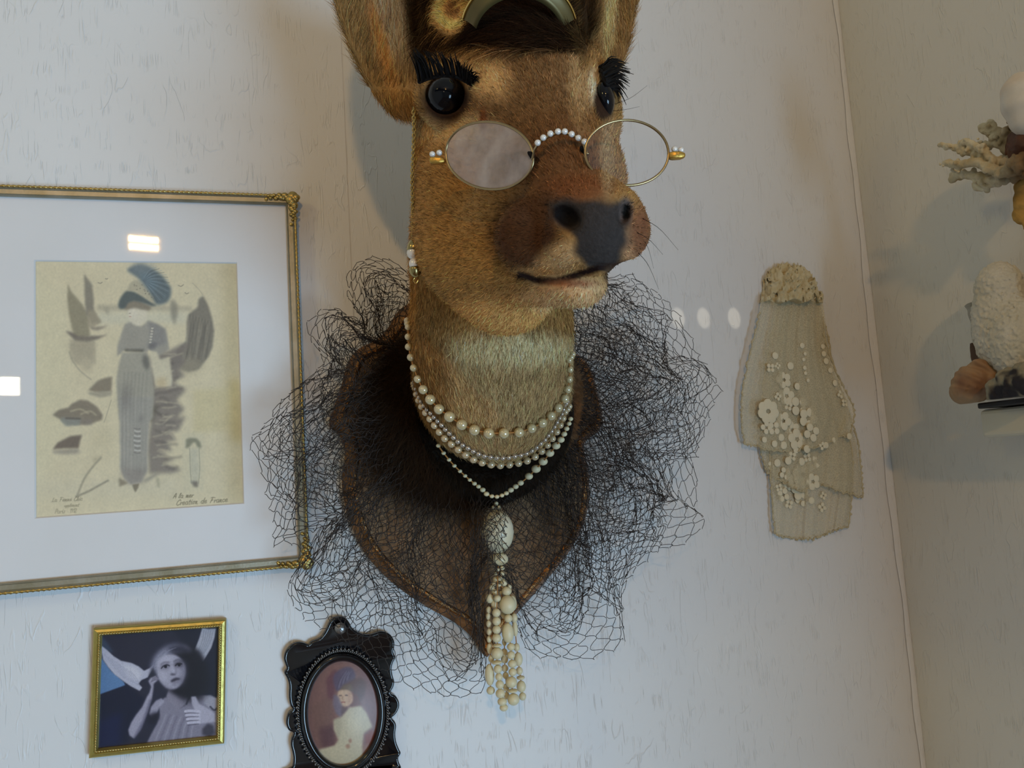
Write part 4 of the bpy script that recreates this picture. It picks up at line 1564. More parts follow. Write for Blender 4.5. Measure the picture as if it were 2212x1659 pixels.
# fishing boats
fp.poly([(398, 330), (430, 410), (490, 480), (545, 545), (600, 640), (620, 860), (460, 880), (440, 780), (410, 640), (395, 500)], (158, 148, 124), .95, 2)
fp.poly([(560, 235), (640, 345), (655, 480), (660, 600), (700, 690), (730, 715), (640, 740), (575, 620), (565, 420)], (146, 138, 124), .95, 2)
fp.poly([(600, 600), (660, 600), (735, 715), (640, 780), (590, 760)], (176, 162, 138), .8, 2)
fp.poly([(375, 805), (430, 815), (500, 860), (720, 855), (800, 838), (690, 890), (600, 915), (470, 905), (430, 860)], (116, 106, 100), .85, 2)
fp.poly([(620, 770), (800, 758), (700, 800), (640, 795)], (130, 118, 110), .7, 2)
for k in range(9):
    xx_ = 430 + k * 28
    fp.line([(xx_, 900), (xx_ + 6, 1000), (xx_ + 14, 1090 + 40 * math.sin(k))], 5, (150, 140, 124), .38, 2)
fp.poly([(410, 900), (680, 900), (640, 1180), (600, 1230), (480, 1120), (420, 1020)], (166, 154, 134), .45, 6)
fp.poly([(1418, 520), (1450, 490), (1490, 545), (1494, 650), (1460, 745), (1425, 660)], (140, 134, 122), .7, 3)
fp.poly([(760, 570), (800, 580), (815, 640), (780, 640)], (150, 142, 126), .5, 3)
# the cliff
fp.poly([(1745, 455), (1800, 560), (1835, 680), (1855, 800), (1840, 960), (1800, 1060), (1700, 1190), (1600, 1215), (1460, 1170), (1420, 1130), (1480, 1010), (1580, 900), (1585, 700), (1600, 640), (1690, 570), (1700, 490)], (134, 127, 116), .95, 2)
for k in range(16):
    xx_ = 1600 + k * 15
    fp.line([(xx_, 640 + 5 * k), (xx_ - 10 + 20 * math.sin(k * 2.3), 800), (xx_ - 60 + 15 * math.sin(k * 1.7), 1090)], 2.2, (88, 84, 80) if k % 2 else (172, 162, 144), .45, 1)
fp.poly([(1430, 1090), (1660, 1080), (1760, 1130), (1680, 1210), (1560, 1240), (1440, 1190)], (176, 164, 140), .5, 6)
# rocks in the water
for p_, c_ in (([(605, 1395), (700, 1300), (760, 1275), (840, 1260), (832, 1410), (700, 1425)], (138, 126, 110)), ([(600, 1415), (840, 1405), (830, 1450), (720, 1470), (610, 1440)], (176, 166, 146)),
               ([(245, 1640), (310, 1590), (400, 1570), (440, 1530), (520, 1490), (600, 1500), (690, 1560), (745, 1640), (740, 1690), (600, 1740), (400, 1740), (330, 1690)], (134, 122, 108))):
    fp.poly(p_, c_, .9, 2)
fp.frame(60, 860, 480 / 2212)
fp.poly([(330, 190), (530, 200), (520, 270), (380, 280), (330, 230)], (150, 152, 146), .8, 2)
fp.poly([(535, 215), (650, 210), (640, 270), (540, 260)], (140, 130, 124), .6, 3)
fp.line([(430, 130), (520, 110), (600, 150)], 4, (206, 192, 160), .6, 1)
fp.line([(530, 160), (620, 130), (680, 170)], 4, (200, 186, 156), .6, 1)
fp.line([(380, 200), (520, 205)], 4, (94, 84, 78), .7, 1)
fp.poly([(248, 510), (300, 440), (420, 380), (540, 365), (520, 430), (505, 500), (370, 500)], (118, 104, 94), .95, 2)
fp.poly([(248, 520), (500, 500), (525, 550), (380, 560), (250, 550)], (160, 150, 138), .8, 3)
fp.poly([(620, 300), (850, 290), (820, 560), (640, 560)], (208, 194, 158), .35, 14)
# ground
fp.poly([(90, 830), (700, 840), (1500, 780), (1540, 960), (100, 960)], (224, 214, 188), .6, 16)
fp.line([(480, 980), (600, 930), (690, 880), (800, 820)], 4, (150, 142, 124), .8, 1)
# rocky bank behind the skirt
fp.poly([(1215, -420), (1320, -450), (1400, -470), (1540, -540), (1610, -530), (1520, -440), (1570, -360), (1500, -300), (1560, -220), (1440, -160), (1580, -90), (1480, 20), (1560, 110), (1480, 200), (1570, 180), (1500, 330), (1420, 330), (1480, 420), (1380, 430), (1440, 520), (1330, 540), (1460, 620), (1340, 640), (1510, 700), (1530, 720), (1420, 750), (1280, 745), (1210, 760), (1190, 500), (1230, 200)], (134, 124, 118), .88, 4)
r_ = np.random.default_rng(5)
for k in range(46):
    yy_ = -430 + k * 25 + 10 * r_.normal()
    xa = 1235 + 150 * r_.random()
    w_ = 60 + 110 * r_.random()
    sl = 26 * r_.normal() - 12
    if r_.random() < .5:
        fp.line([(xa, yy_), (xa + w_ * .5, yy_ + sl * .3 + 12 * r_.normal()), (xa + w_, yy_ + sl)], 3.4, (214, 200, 170), .42, 1)
    else:
        fp.line([(xa, yy_), (xa + w_ * .5, yy_ + sl * .5 + 12 * r_.normal()), (xa + w_, yy_ + sl)], 5, (86, 80, 80), .38, 2)
fp.poly([(1200, 100), (1300, 60), (1240, 240), (1210, 230)], (98, 92, 80), .8, 4)
fp.poly([(1120, 840), (1280, 750), (1330, 740), (1200, 820)], (120, 116, 114), .8, 3)
# lady
fp.frame(60, 540, 480 / 2212)
fp.poly([(1030, 560), (1150, 560), (1190, 640), (1180, 690), (1110, 760), (1030, 730), (1000, 640)], (238, 226, 202), .95, 2, True)
dress = (168, 162, 152)
fp.poly([(965, 740), (1020, 715), (1060, 750), (1130, 760), (1200, 705), (1290, 740), (1370, 790), (1400, 930), (1410, 990), (1290, 1060), (1200, 980), (1190, 1020), (960, 1000), (890, 1060), (890, 960), (930, 840)], dress, .95, 2)
fp.poly([(1200, 705), (1290, 740), (1370, 790), (1385, 930), (1300, 960), (1205, 990), (1215, 860)], (146, 142, 140), .8, 3)
fp.poly([(1200, 930), (1290, 920), (1260, 990), (1200, 990)], (110, 108, 112), .7, 3)
fp.poly([(960, 985), (1160, 990), (1150, 1020), (970, 1010)], (96, 92, 84), .85, 2)
for k in range(6):
    fp.ell(1240 - 4 * k, 780 + 28 * k, 14, 9, (226, 218, 200), .7, 0)
fp.poly([(940, 1020), (1190, 1015), (1230, 1200), (1255, 1400), (1250, 1659), (1225, 1700), (920, 1700), (905, 1659), (880, 1300), (905, 1150)], (174, 168, 154), .96, 2)
fp.poly([(1150, 1040), (1200, 1060), (1215, 1160), (1180, 1200), (1140, 1120)], (104, 102, 98), .8, 3)
fp.poly([(1210, 1010), (1280, 1010), (1320, 1090), (1410, 1060), (1440, 1290), (1430, 1360), (1270, 1360), (1240, 1200)], (232, 220, 190), .95, 2)
fp.poly([(1270, 1290), (1370, 1260), (1390, 1360), (1290, 1370)], (214, 186, 140), .6, 5)
fp.frame(60, 860, 480 / 2212)
fp.poly([(905, -10), (1245, -10), (1215, 230), (1195, 460), (1190, 720), (1130, 840), (1020, 860), (960, 800), (920, 700), (915, 300)], (172, 167, 158), .97, 2)
for k in range(22):
    x0_ = 925 + k * 12.5
    dk = (118, 114, 112) if k % 3 else (206, 202, 194)
    fp.line([(x0_ + 20, -260), (x0_ + 6 * math.sin(k), 60), (x0_ - 2 + 8 * math.sin(k * 1.9), 420), (x0_ - 8 + 10 * math.sin(k * .7), 760)], 2.0, dk, .20, 1)
fp.poly([(930, -100), (1010, -160), (1030, 0), (980, 160), (930, 60)], (122, 116, 114), .5, 8)
fp.poly([(1110, 180), (1145, 170), (1140, 240), (1100, 230)], (120, 114, 114), .5, 4)
for k in range(11):
    fp.line([(1060 + 5 * math.sin(k), 300 + k * 24), (1090, 308 + k * 24), (1120, 300 + k * 24 + 6)], 2.2, (222, 218, 212) if k % 2 else (130, 126, 124), .8, 0)
fp.poly([(925, 700), (1190, 700), (1130, 840), (1020, 860), (950, 790)], (148, 136, 130), .5, 6)
fp.poly([(905, 790), (960, 820), (1000, 850), (910, 882)], (140, 128, 110), .85, 2)
fp.poly([(1040, 860), (1110, 850), (1095, 900), (1070, 940), (1050, 900)], (132, 122, 104), .9, 1)
fp.line([(830, 20), (800, 120), (760, 240)], 2, (170, 160, 138), .5)
fp.line([(730, 590), (650, 680), (570, 790), (520, 900), (490, 975)], 4.5, (168, 158, 136), .75, 1)
fp.poly([(660, 590), (740, 580), (690, 620), (650, 660)], (172, 160, 132), .6, 4)
fp.line([(1290, 800), (1305, 880)], 5, (150, 146, 120), .5, 2)
# hat, hair, face
fp.frame(60, 540, 480 / 2212)
fp.poly([(1010, 590), (1060, 585), (1090, 640), (1075, 690), (1030, 680), (1000, 640)], (240, 228, 206), .95, 1, True)
fp.line([(1008, 632), (1022, 630)], 1.5, (130, 110, 96), .7)
fp.line([(1012, 662), (1028, 664)], 1.6, (176, 120, 104), .7)
fp.poly([(960, 555), (1000, 510), (1080, 500), (1180, 540), (1230, 570), (1200, 600), (1120, 590), (1060, 580), (1000, 590), (960, 590)], (142, 130, 114), .9, 2, True)
fp.poly([(905, 570), (905, 520), (940, 450), (990, 405), (1060, 415), (1140, 460), (1230, 520), (1280, 550), (1240, 560), (1150, 530), (1060, 510), (1000, 530), (970, 575), (930, 588)], (88, 98, 100), .95, 2, True)
fp.poly([(990, 400), (1030, 320), (1090, 300), (1170, 350), (1230, 430), (1275, 500), (1230, 510), (1140, 455), (1060, 412)], (196, 186, 160), .95, 2, True)
for k in range(14):
    fp.ell(1050 + 17 * k + 14 * r_.normal(), 345 + 9 * k + 18 * r_.normal(), 8, 6, (134, 124, 112), .7, 0)
fp.poly([(990, 200), (1050, 160), (1130, 140), (1250, 190), (1340, 260), (1400, 340), (1428, 390), (1415, 480), (1370, 530), (1280, 545), (1240, 470), (1170, 360), (1100, 280), (1040, 240)], (98, 112, 120), .95, 3, True)
fp.poly([(1000, 190), (1050, 130), (1150, 110), (1290, 150), (1250, 200), (1100, 260)], (140, 150, 156), .5, 7)
fp.poly([(1110, 250), (1180, 220), (1280, 300), (1300, 400), (1220, 420), (1150, 330)], (124, 150, 166), .5, 6)
for k in range(16):
    a_ = -1.2 + k * .14
    fp.line([(1150, 300), (1150 + 140 * math.cos(a_), 330 + 130 * math.sin(a_)), (1160 + 250 * math.cos(a_ + .12), 350 + 200 * math.sin(a_ + .1))], 1.6, (70, 82, 92) if k % 2 else (150, 166, 176), .4, 0)
# the little second figure
fp.frame(60, 860, 480 / 2212)
fp.poly([(1535, 350), (1760, 350), (1760, 930), (1535, 930)], (224, 214, 184), .45, 3)
fp.poly([(1575, 410), (1620, 395), (1680, 400), (1720, 440), (1728, 500), (1690, 490), (1670, 440), (1640, 445), (1610, 490), (1570, 500)], (128, 128, 110), .8, 2)
fp.poly([(1612, 500), (1700, 500), (1708, 760), (1690, 850), (1625, 850)], (206, 202, 182), .6, 3)
fp.line([(1612, 500), (1618, 700), (1628, 850)], 1.5, (150, 146, 128), .6)
fp.line([(1705, 500), (1712, 700), (1700, 850)], 1.5, (150, 146, 128), .6)
fp.poly([(1625, 825), (1695, 830), (1695, 890), (1650, 880)], (118, 110, 104), .8, 2)
fp.frame(0, 0, 1)
# handwriting
pen = (112, 102, 80)
write(fp, 'A la mer', 374, 1076, 5.4, .35, pen, .75, 1.4, -.05)
write(fp, 'Creation de France', 381, 1091, 6.0, .35, pen, .75, 1.4, -.07)
write(fp, 'La Femme Chic', 112, 1084, 4.6, .3, pen, .55, 1.2, -.05)
write(fp, 'Supplement', 138, 1095, 3.6, .3, pen, .5, 1.1, -.04)
write(fp, 'Paris  1912', 118, 1109, 5.0, .25, pen, .5, 1.2, -.05)
fp.im = fp.im * .88 + np.array([236, 226, 202]) * .12
fp.grain(.010, 1, 3)
fp.grain(.006, 6, 4)

YP = -.0060
FX0, FX1, FZ0, FZ1 = -.2260, .0290, 1.4345, 1.7450
big = thing('framed_fashion_print', 'large silvered frame with a fashion print of a lady by the sea', 'framed picture', ((FX0 + FX1) / 2, 0, FZ0))


def frame_bars(x0, x1, z0, z1, prof, rot=0.0, ctr=None):
    """mitred moulding: prof = (distance inward, y)"""
    ring = []
    for d, y in prof:
        ring.append([(x0 + d, y, z0 + d), (x1 - d, y, z0 + d), (x1 - d, y, z1 - d), (x0 + d, y, z1 - d)])
    v = np.array(ring).reshape(-1, 3)
    if rot:
        c, s = math.cos(rot), math.sin(rot)
        q = v.copy()
        q[:, 0] = ctr[0] + (v[:, 0] - ctr[0]) * c - (v[:, 2] - ctr[1]) * s
        q[:, 2] = ctr[1] + (v[:, 0] - ctr[0]) * s + (v[:, 2] - ctr[1]) * c
        v = q
    f = []
    n = len(prof)
    for i in range(n):
        j = (i + 1) % n
        for k in range(4):
            k2 = (k + 1) % 4
            f.append((i * 4 + k, i * 4 + k2, j * 4 + k2, j * 4 + k))
    return v, f


mk('frame', *frame_bars(FX0, FX1, FZ0, FZ1, [(0, -.0010), (0, -.0100), (.0008, -.0118), (.0022, -.0125), (.0032, -.0112), (.0066, -.0112), (.0074, -.0118), (.0082, -.0105), (.0082, -.0010)]), MAT['frame_grey'], big, False)
# rope of gold beading on the outer edge
rope = MB()
for (a, b) in (((FX0, FZ1), (FX1, FZ1)), ((FX1, FZ1), (FX1, FZ0)), ((FX1, FZ0), (FX0, FZ0)), ((FX0, FZ0), (FX0, FZ1))):
    a, b = np.array([a[0], -.0118, a[1]]), np.array([b[0], -.0118, b[1]])
    inw = np.array([(FX0 + FX1) / 2, 0, (FZ0 + FZ1) / 2])
    L_ = np.linalg.norm(b - a)
    for off in (.0010,):
        t_ = np.linspace(0, 1, int(L_ / .0012))
        q = a + (b - a) * t_[:, None]
        d_ = (inw - (a + b) / 2) * (1 if True else 0)
        d_[1] = 0
        d_ /= np.linalg.norm(d_)
        rope.add(*tube(q + d_ * off, .0011 + .00035 * np.sin(t_ * L_ / .0012 * 2.1), 6))
rope.build('beading', MAT['gold'], big)
for cx_, cz_, sx, sz in ((FX1, FZ1, -1, -1), (FX1, FZ0, -1, 1), (FX0, FZ1, 1, -1), (FX0, FZ0, 1, 1)):
    b = MB()
    r2 = np.random.default_rng(int(1000 * (cx_ + 2 * cz_)) % 97)
    sp, sf = uv_sphere(10, 7)
    for k in range(16):
        t = k / 15 * .022
        for ax in (0, 1):
            q = (t, .0022 + .0016 * math.sin(k * 1.9)) if ax == 0 else (.0022 + .0016 * math.sin(k * 1.7), t)
            w = .0024 * (1 - t / .030) + .0006
            b.add(sp * np.array([w * 1.3, .0016, w]) + np.array([cx_ + sx * q[0], -.0118 - .0006 * r2.random(), cz_ + sz * q[1]]), sf)
    b.add(sp * np.array([.0042, .0022, .0042]) + np.array([cx_ + sx * .0042, -.0120, cz_ + sz * .0042]), sf)
    b.build('corner_ornament', MAT['gold'], big)
    nb = [(cx_ + sx * .024, cz_ + sz * .0045), (cx_ + sx * .0045, cz_ + sz * .026)]
    for (a, c) in nb:
        mk('corner_pin', sp * .0015 + np.array([a, -.0120, c]), sf, MAT['brass_bright'], big)
q = [atY(72, 565, YP), atY(513, 565, YP), atY(527, 1088, YP), atY(78, 1120, YP)]
PX0, PX1, PZ0, PZ1 = (q[0][0] + q[3][0]) / 2, (q[1][0] + q[2][0]) / 2, (q[2][2] + q[3][2]) / 2, (q[0][2] + q[1][2]) / 2
# mat board with a bevelled opening
mb = MB()
i0, i1 = .0070, .0009
mb.add(*frame_bars(FX0 + i0, FX1 - i0, FZ0 + i0, FZ1 - i0, [(0, YP), (0, YP - .0016)]))
o_ = [(FX0 + i0, FZ0 + i0), (FX1 - i0, FZ0 + i0), (FX1 - i0, FZ1 - i0), (FX0 + i0, FZ1 - i0)]
n_ = [(PX0, PZ0), (PX1, PZ0), (PX1, PZ1), (PX0, PZ1)]
m_ = [(PX0 + i1, PZ0 + i1), (PX1 - i1, PZ0 + i1), (PX1 - i1, PZ1 - i1), (PX0 + i1, PZ1 - i1)]
vv = [(x, YP - .0016, z) for x, z in o_] + [(x, YP - .0016, z) for x, z in n_] + [(x, YP - .0002, z) for x, z in m_]
mb.add(vv, [(k, (k + 1) % 4, 4 + (k + 1) % 4, 4 + k) for k in range(4)] + [(4 + k, 4 + (k + 1) % 4, 8 + (k + 1) % 4, 8 + k) for k in range(4)])
mb.build('mat_board', MAT['mat_board'], big, False)
picture('print', fp, [(PX0 - .0005, YP, PZ1 + .0005), (PX1 + .0005, YP, PZ1 + .0005), (PX1 + .0005, YP, PZ0 - .0005), (PX0 - .0005, YP, PZ0 - .0005)], 420, 520, YP, MAT['picture'], big)
mk('backing', *box((FX0 + .004, -.0052, FZ0 + .004), (FX1 - .004, -.0012, FZ1 - .004)), MAT['mat_board'], big, False)
mk('glass', *box((FX0 + .0075, -.0098, FZ0 + .0075), (FX1 - .0075, -.0090, FZ1 - .0075)), MAT['glass'], big, False)

# ---------------------------------------------------------------- small gold frame with a winged child
ap = Paint(200, 1344, 490, 1630, (44, 44, 62), 2.0)
ap.frame(180, 1320, 320 / 1609)
ap.soft = .42
ap.poly([(900, 100), (1500, 100), (1500, 900), (1300, 1000), (1250, 600), (1100, 380)], (30, 32, 50), .9, 12)
ap.poly([(150, 900), (450, 790), (680, 950), (520, 1200), (480, 1420), (150, 1520)], (26, 30, 54), .9, 8)
ap.poly([(150, 1200), (420, 1100), (400, 1450), (150, 1540)], (30, 40, 88), .5, 18)
ap.poly([(150, 260), (230, 300), (330, 450), (200, 420)], (66, 84, 110), .7, 6)
ap.poly([(150, 380), (205, 520), (300, 650), (440, 770), (455, 805), (330, 850), (150, 915)], (104, 142, 190), .95, 2)
# wings
ap.poly([(180, 362), (260, 425), (330, 490), (410, 540), (520, 562), (600, 600), (660, 648), (720, 620), (770, 570), (745, 650), (700, 720), (630, 750), (600, 790), (640, 830), (612, 868), (520, 820), (440, 765), (340, 690), (270, 610), (215, 530)], (200, 198, 216), .97, 2)
ap.poly([(420, 590), (560, 600), (640, 680), (600, 760), (480, 720)], (226, 222, 232), .6, 8)
for k in range(8):
    ap.line([(230 + 40 * k, 470 + 26 * k), (330 + 35 * k, 600 + 18 * k), (440 + 25 * k, 730 + 12 * k)], 1.6, (158, 158, 182), .5, 1)
ap.poly([(1290, 185), (1360, 195), (1440, 190), (1425, 290), (1390, 400), (1300, 550), (1240, 500), (1195, 445), (1230, 370), (1260, 290)], (190, 190, 204), .95, 2)
for k in range(5):
    ap.line([(1310 + 25 * k, 210), (1290 + 22 * k, 330), (1240 + 18 * k, 460)], 2.2, (140, 142, 158), .6, 1)
# dress
ap.poly([(690, 1430), (740, 1330), (800, 1220), (830, 1120), (820, 1010), (880, 940), (940, 930), (1010, 1080), (1100, 1030), (1170, 930), (1290, 910), (1380, 930), (1470, 950), (1470, 1400), (1000, 1440)], (148, 142, 160), .96, 4)
for k in range(9):
    ap.line([(900 + 40 * k, 1120 + 8 * k), (850 + 42 * k, 1250), (780 + 48 * k, 1410)], 3.4, (112, 106, 128) if k % 2 else (180, 174, 192), .5, 2)
ap.poly([(1300, 920), (1380, 910), (1470, 960), (1470, 1080), (1380, 1060), (1310, 1000)], (178, 174, 188), .8, 4)
ap.line([(1380, 1040), (1420, 1075), (1460, 1050)], 4, (60, 58, 72), .8, 1)
ap.poly([(1290, 1280), (1350, 1220), (1410, 1240), (1430, 1330), (1370, 1370), (1290, 1340)], (52, 48, 62), .8, 6)
# neck and chest
ap.poly([(930, 840), (1110, 860), (1150, 980), (1010, 1100), (950, 1000), (900, 930)], (150, 143, 160), .97, 4)
ap.poly([(1000, 850), (1130, 860), (1140, 940), (1060, 960)], (96, 90, 108), .7, 8)
ap.line([(1150, 930), (1120, 1010)], 4, (56, 54, 70), .8, 1)
# hair
ap.ell(1085, 640, 250, 285, (27, 25, 37), .98, 12)
ap.ell(1180, 760, 190, 230, (24, 22, 34), .95, 20)
ap.poly([(735, 700), (725, 600), (760, 500), (820, 425), (900, 375), (1000, 352), (1110, 372), (1180, 430), (1100, 450), (1000, 450), (900, 500), (850, 580), (810, 660), (770, 740)], (128, 126, 148), .95, 12)
ap.poly([(790, 520), (850, 450), (930, 415), (900, 470), (840, 540), (800, 620), (770, 640)], (190, 190, 210), .8, 12)
ap.poly([(910, 420), (980, 380), (1080, 372), (1170, 430), (1120, 470), (1040, 450), (960, 440)], (44, 42, 58), .85, 10)
ap.poly([(1040, 470), (1130, 450), (1200, 540), (1200, 700), (1130, 650), (1080, 540)], (24, 22, 34), .95, 12)
for k in range(9):
    ap.line([(745 + 10 * k, 690 - 18 * k), (790 + 12 * k, 540 - 12 * k), (880 + 18 * k, 440 - 6 * k)], 1.6, (205, 204, 222) if k % 2 else (84, 82, 104), .4, 1)
ap.poly([(710, 700), (755, 610), (790, 690), (775, 740), (740, 760)], (40, 40, 54), .85, 6)
# face
ap.poly([(795, 640), (800, 560), (850, 500), (930, 470), (1010, 480), (1070, 530), (1105, 600), (1108, 680), (1080, 770), (1030, 830), (965, 852), (900, 835), (840, 775), (808, 710)], (178, 173, 192), .98, 5, True)
ap.poly([(820, 560), (900, 490), (980, 500), (940, 560), (850, 590)], (204, 200, 218), .8, 14)
ap.poly([(1035, 500), (1120, 570), (1125, 690), (1085, 790), (1030, 838), (1030, 760), (1060, 690), (1045, 600)], (106, 101, 120), .75, 14)
ap.poly([(815, 660), (870, 650), (920, 700), (900, 770), (850, 750)], (204, 199, 216), .7, 16)
ap.poly([(1020, 640), (1070, 620), (1085, 680), (1050, 720)], (176, 170, 190), .7, 12)
ap.poly([(850, 800), (940, 842), (1010, 835), (960, 862), (890, 845)], (120, 114, 134), .5, 10)
# eyes looking up to the side
ap.poly([(840, 625), (855, 590), (900, 570), (935, 580), (930, 610), (890, 630)], (96, 90, 108), .75, 7, True)
ap.poly([(985, 590), (1000, 560), (1040, 548), (1075, 565), (1065, 600), (1020, 608)], (60, 55, 70), .8, 7, True)
ap.poly([(853, 630), (870, 606), (905, 594), (928, 602), (900, 622), (872, 634)], (170, 166, 184), .7, 2, True)
ap.ell(893, 604, 17, 16, (26, 24, 36), .95, 1)
ap.line([(848, 622), (870, 598), (905, 584), (936, 594)], 2.2, (34, 31, 44), .85, 1)
ap.poly([(1005, 600), (1030, 582), (1062, 588), (1040, 604)], (150, 146, 162), .6, 2, True)
ap.ell(1040, 586, 16, 15, (20, 18, 28), .95, 1)
ap.line([(1000, 594), (1025, 572), (1068, 574)], 2.4, (26, 23, 34), .9, 1)
ap.line([(842, 580), (880, 556), (935, 556)], 2.6, (84, 78, 96), .6, 3)
ap.line([(985, 545), (1030, 528), (1085, 548)], 2.6, (52, 48, 62), .6, 3)
# nose and mouth
ap.poly([(950, 600), (975, 600), (1000, 668), (985, 690), (955, 680)], (206, 202, 220), .5, 8)
ap.line([(998, 610), (1008, 650), (1006, 678)], 3, (124, 118, 136), .6, 4)
ap.poly([(946, 682), (965, 676), (1000, 682), (1008, 692), (975, 698), (950, 695)], (66, 60, 76), .85, 3)
ap.poly([(948, 760), (975, 735), (1005, 724), (1042, 728), (1050, 742), (1020, 752), (985, 768), (960, 772)], (58, 52, 68), .92, 3, True)
ap.poly([(965, 776), (1000, 764), (1035, 756), (1020, 782), (985, 794)], (140, 132, 150), .8, 4, True)
ap.line([(965, 806), (1000, 804)], 2.5, (122, 116, 134), .6, 4)
# raised arm and hand at the ear
ap.poly([(690, 930), (720, 880), (735, 820), (705, 760), (730, 725), (785, 705), (825, 730), (800, 760), (765, 790), (760, 860), (745, 950), (715, 1040), (690, 1120), (650, 1220), (620, 1290), (550, 1385), (500, 1350), (488, 1290), (520, 1210), (570, 1130), (640, 1040)], (176, 170, 190), .97, 3)
ap.poly([(720, 960), (745, 950), (690, 1130), (640, 1270), (560, 1385), (545, 1370), (640, 1190)], (96, 92, 116), .6, 5)
for k in range(3):
    ap.line([(735 + 8 * k, 770 - 18 * k), (775 + 8 * k, 750 - 16 * k), (812, 745 - 12 * k)], 1.6, (90, 84, 102), .7, 0)
ap.poly([(715, 1120), (735, 1040), (790, 970), (850, 945), (880, 985), (830, 1040), (800, 1110), (740, 1150)], (180, 174, 194), .9, 4)
ap.poly([(715, 1120), (800, 1090), (830, 1160), (760, 1240), (690, 1200)], (34, 32, 48), .85, 8)
# hand on the breast
ap.poly([(1170, 930), (1220, 925), (1260, 1010), (1340, 1050), (1430, 1110), (1440, 1200), (1300, 1220), (1230, 1230), (1220, 1100), (1180, 1010)], (192, 186, 204), .9, 4)
for k in range(4):
    ap.line([(1110 + 10 * k, 1090 + 42 * k), (1170, 1085 + 42 * k), (1260, 1092 + 38 * k)], 6.2, (206, 200, 218), .95, 1)
    ap.line([(1105 + 10 * k, 1112 + 42 * k), (1170, 1108 + 42 * k), (1250, 1113 + 38 * k)], 2.0, (92, 86, 104), .8, 1)
ap.grain(.02, 1, 9)
ctrq = [atY(a, b, -.0095) for a, b in ((197, 1360), (484, 1338), (488, 1608), (195, 1638))]
SC_ = np.mean(ctrq, 0)
sw = (np.linalg.norm(ctrq[1] - ctrq[0]) + np.linalg.norm(ctrq[2] - ctrq[3])) / 2
sh = (np.linalg.norm(ctrq[3] - ctrq[0]) + np.linalg.norm(ctrq[2] - ctrq[1])) / 2
srot = math.atan2((ctrq[1] - ctrq[0])[2] + (ctrq[2] - ctrq[3])[2], (ctrq[1] - ctrq[0])[0] + (ctrq[2] - ctrq[3])[0])
small = thing('framed_photograph', 'small gold frame with a black and white photograph of a winged child', 'framed picture', (SC_[0], 0, SC_[2] - sh / 2))
x0, x1, z0, z1 = SC_[0] - sw / 2, SC_[0] + sw / 2, SC_[2] - sh / 2, SC_[2] + sh / 2
MAT['small_gold'] = simple('bright_gold_frame', (0.52, 0.43, 0.13), 0.40, 0.75, bump=(300, .5, .0006), var=((0.46, 0.36, 0.10), 120))
mk('frame', *frame_bars(x0, x1, z0, z1, [(0, -.0010), (0, -.0078), (.0010, -.0090), (.0028, -.0096), (.0036, -.0088), (.0050, -.0092), (.0058, -.0070), (.0058, -.0010)], srot, SC_[[0, 2]]), MAT['small_gold'], small, False)
rope = MB()
cs = [np.array([x0 + .0044, -.0092, z0 + .0044]), np.array([x1 - .0044, -.0092, z0 + .0044]), np.array([x1 - .0044, -.0092, z1 - .0044]), np.array([x0 + .0044, -.0092, z1 - .0044])]


def rot2(p):
    p = np.array(p, float)
    c, s = math.cos(srot), math.sin(srot)
    a, b = p[..., 0] - SC_[0], p[..., 2] - SC_[2]
    p[..., 0] = SC_[0] + a * c - b * s
    p[..., 2] = SC_[2] + a * s + b * c
    return p


for k in range(4):
    a, b = rot2(cs[k]), rot2(cs[(k + 1) % 4])
    t_ = np.linspace(0, 1, 150)
    rope.add(*tube(a + (b - a) * t_[:, None], .00075 + .00030 * np.sin(t_ * 150 * 1.9), 6))
rope.build('beading', MAT['gold'], small)
pq = [rot2((x0 + .0052, -.0050, z1 - .0052)), rot2((x1 - .0052, -.0050, z1 - .0052)), rot2((x1 - .0052, -.0050, z0 + .0052)), rot2((x0 + .0052, -.0050, z0 + .0052))]
picture('photograph', ap, pq, 300, 300, -.005, MAT['photo'], small)
gv, gf = box((x0 + .0052, -.0064, z0 + .0052), (x1 - .0052, -.0058, z1 - .0052))
mk('glass', rot2(gv), gf, MAT['glass'], small, False)
gv, gf = box((x0 + .003, -.0048, z0 + .003), (x1 - .003, -.0010, z1 - .003))
mk('backing', rot2(gv), gf, MAT['black'], small, False)

# ---------------------------------------------------------------- black scalloped frame with an oval portrait
S4, O4 = 300 / 1468, (590, 1320)
right = [(700, 58), (760, 70), (805, 120), (830, 172), (868, 205), (905, 226), (960, 245), (1010, 248), (1075, 232), (1130, 213), (1190, 222), (1245, 255), (1280, 320), (1278, 390), (1268, 430), (1292, 488), (1268, 540), (1252, 600), (1262, 680), (1280, 740),
         (1270, 800), (1238, 866), (1290, 890), (1325, 945), (1332, 1000), (1312, 1060), (1282, 1100), (1252, 1128), (1285, 1165), (1300, 1215), (1290, 1290), (1300, 1380), (1332, 1462), (1348, 1500), (1322, 1550), (1330, 1600), (1352, 1660)]
left = [(640, 68), (600, 105), (570, 165), (540, 225), (490, 285), (440, 305), (395, 325), (372, 352), (320, 332), (250, 328), (185, 360), (130, 425), (112, 500), (128, 560), (142, 605), (116, 650), (150, 715), (168, 790), (165, 880), (170, 950), (185, 1005), (205, 1038),
        (160, 1075), (138, 1140), (138, 1200), (165, 1260), (215, 1288), (190, 1350), (185, 1420), (200, 1480), (212, 1560), (195, 1660)]
cyc = 1075


def cpx(p):
    return [(O4[0] + a * S4, O4[1] + b * S4) for a, b in p]


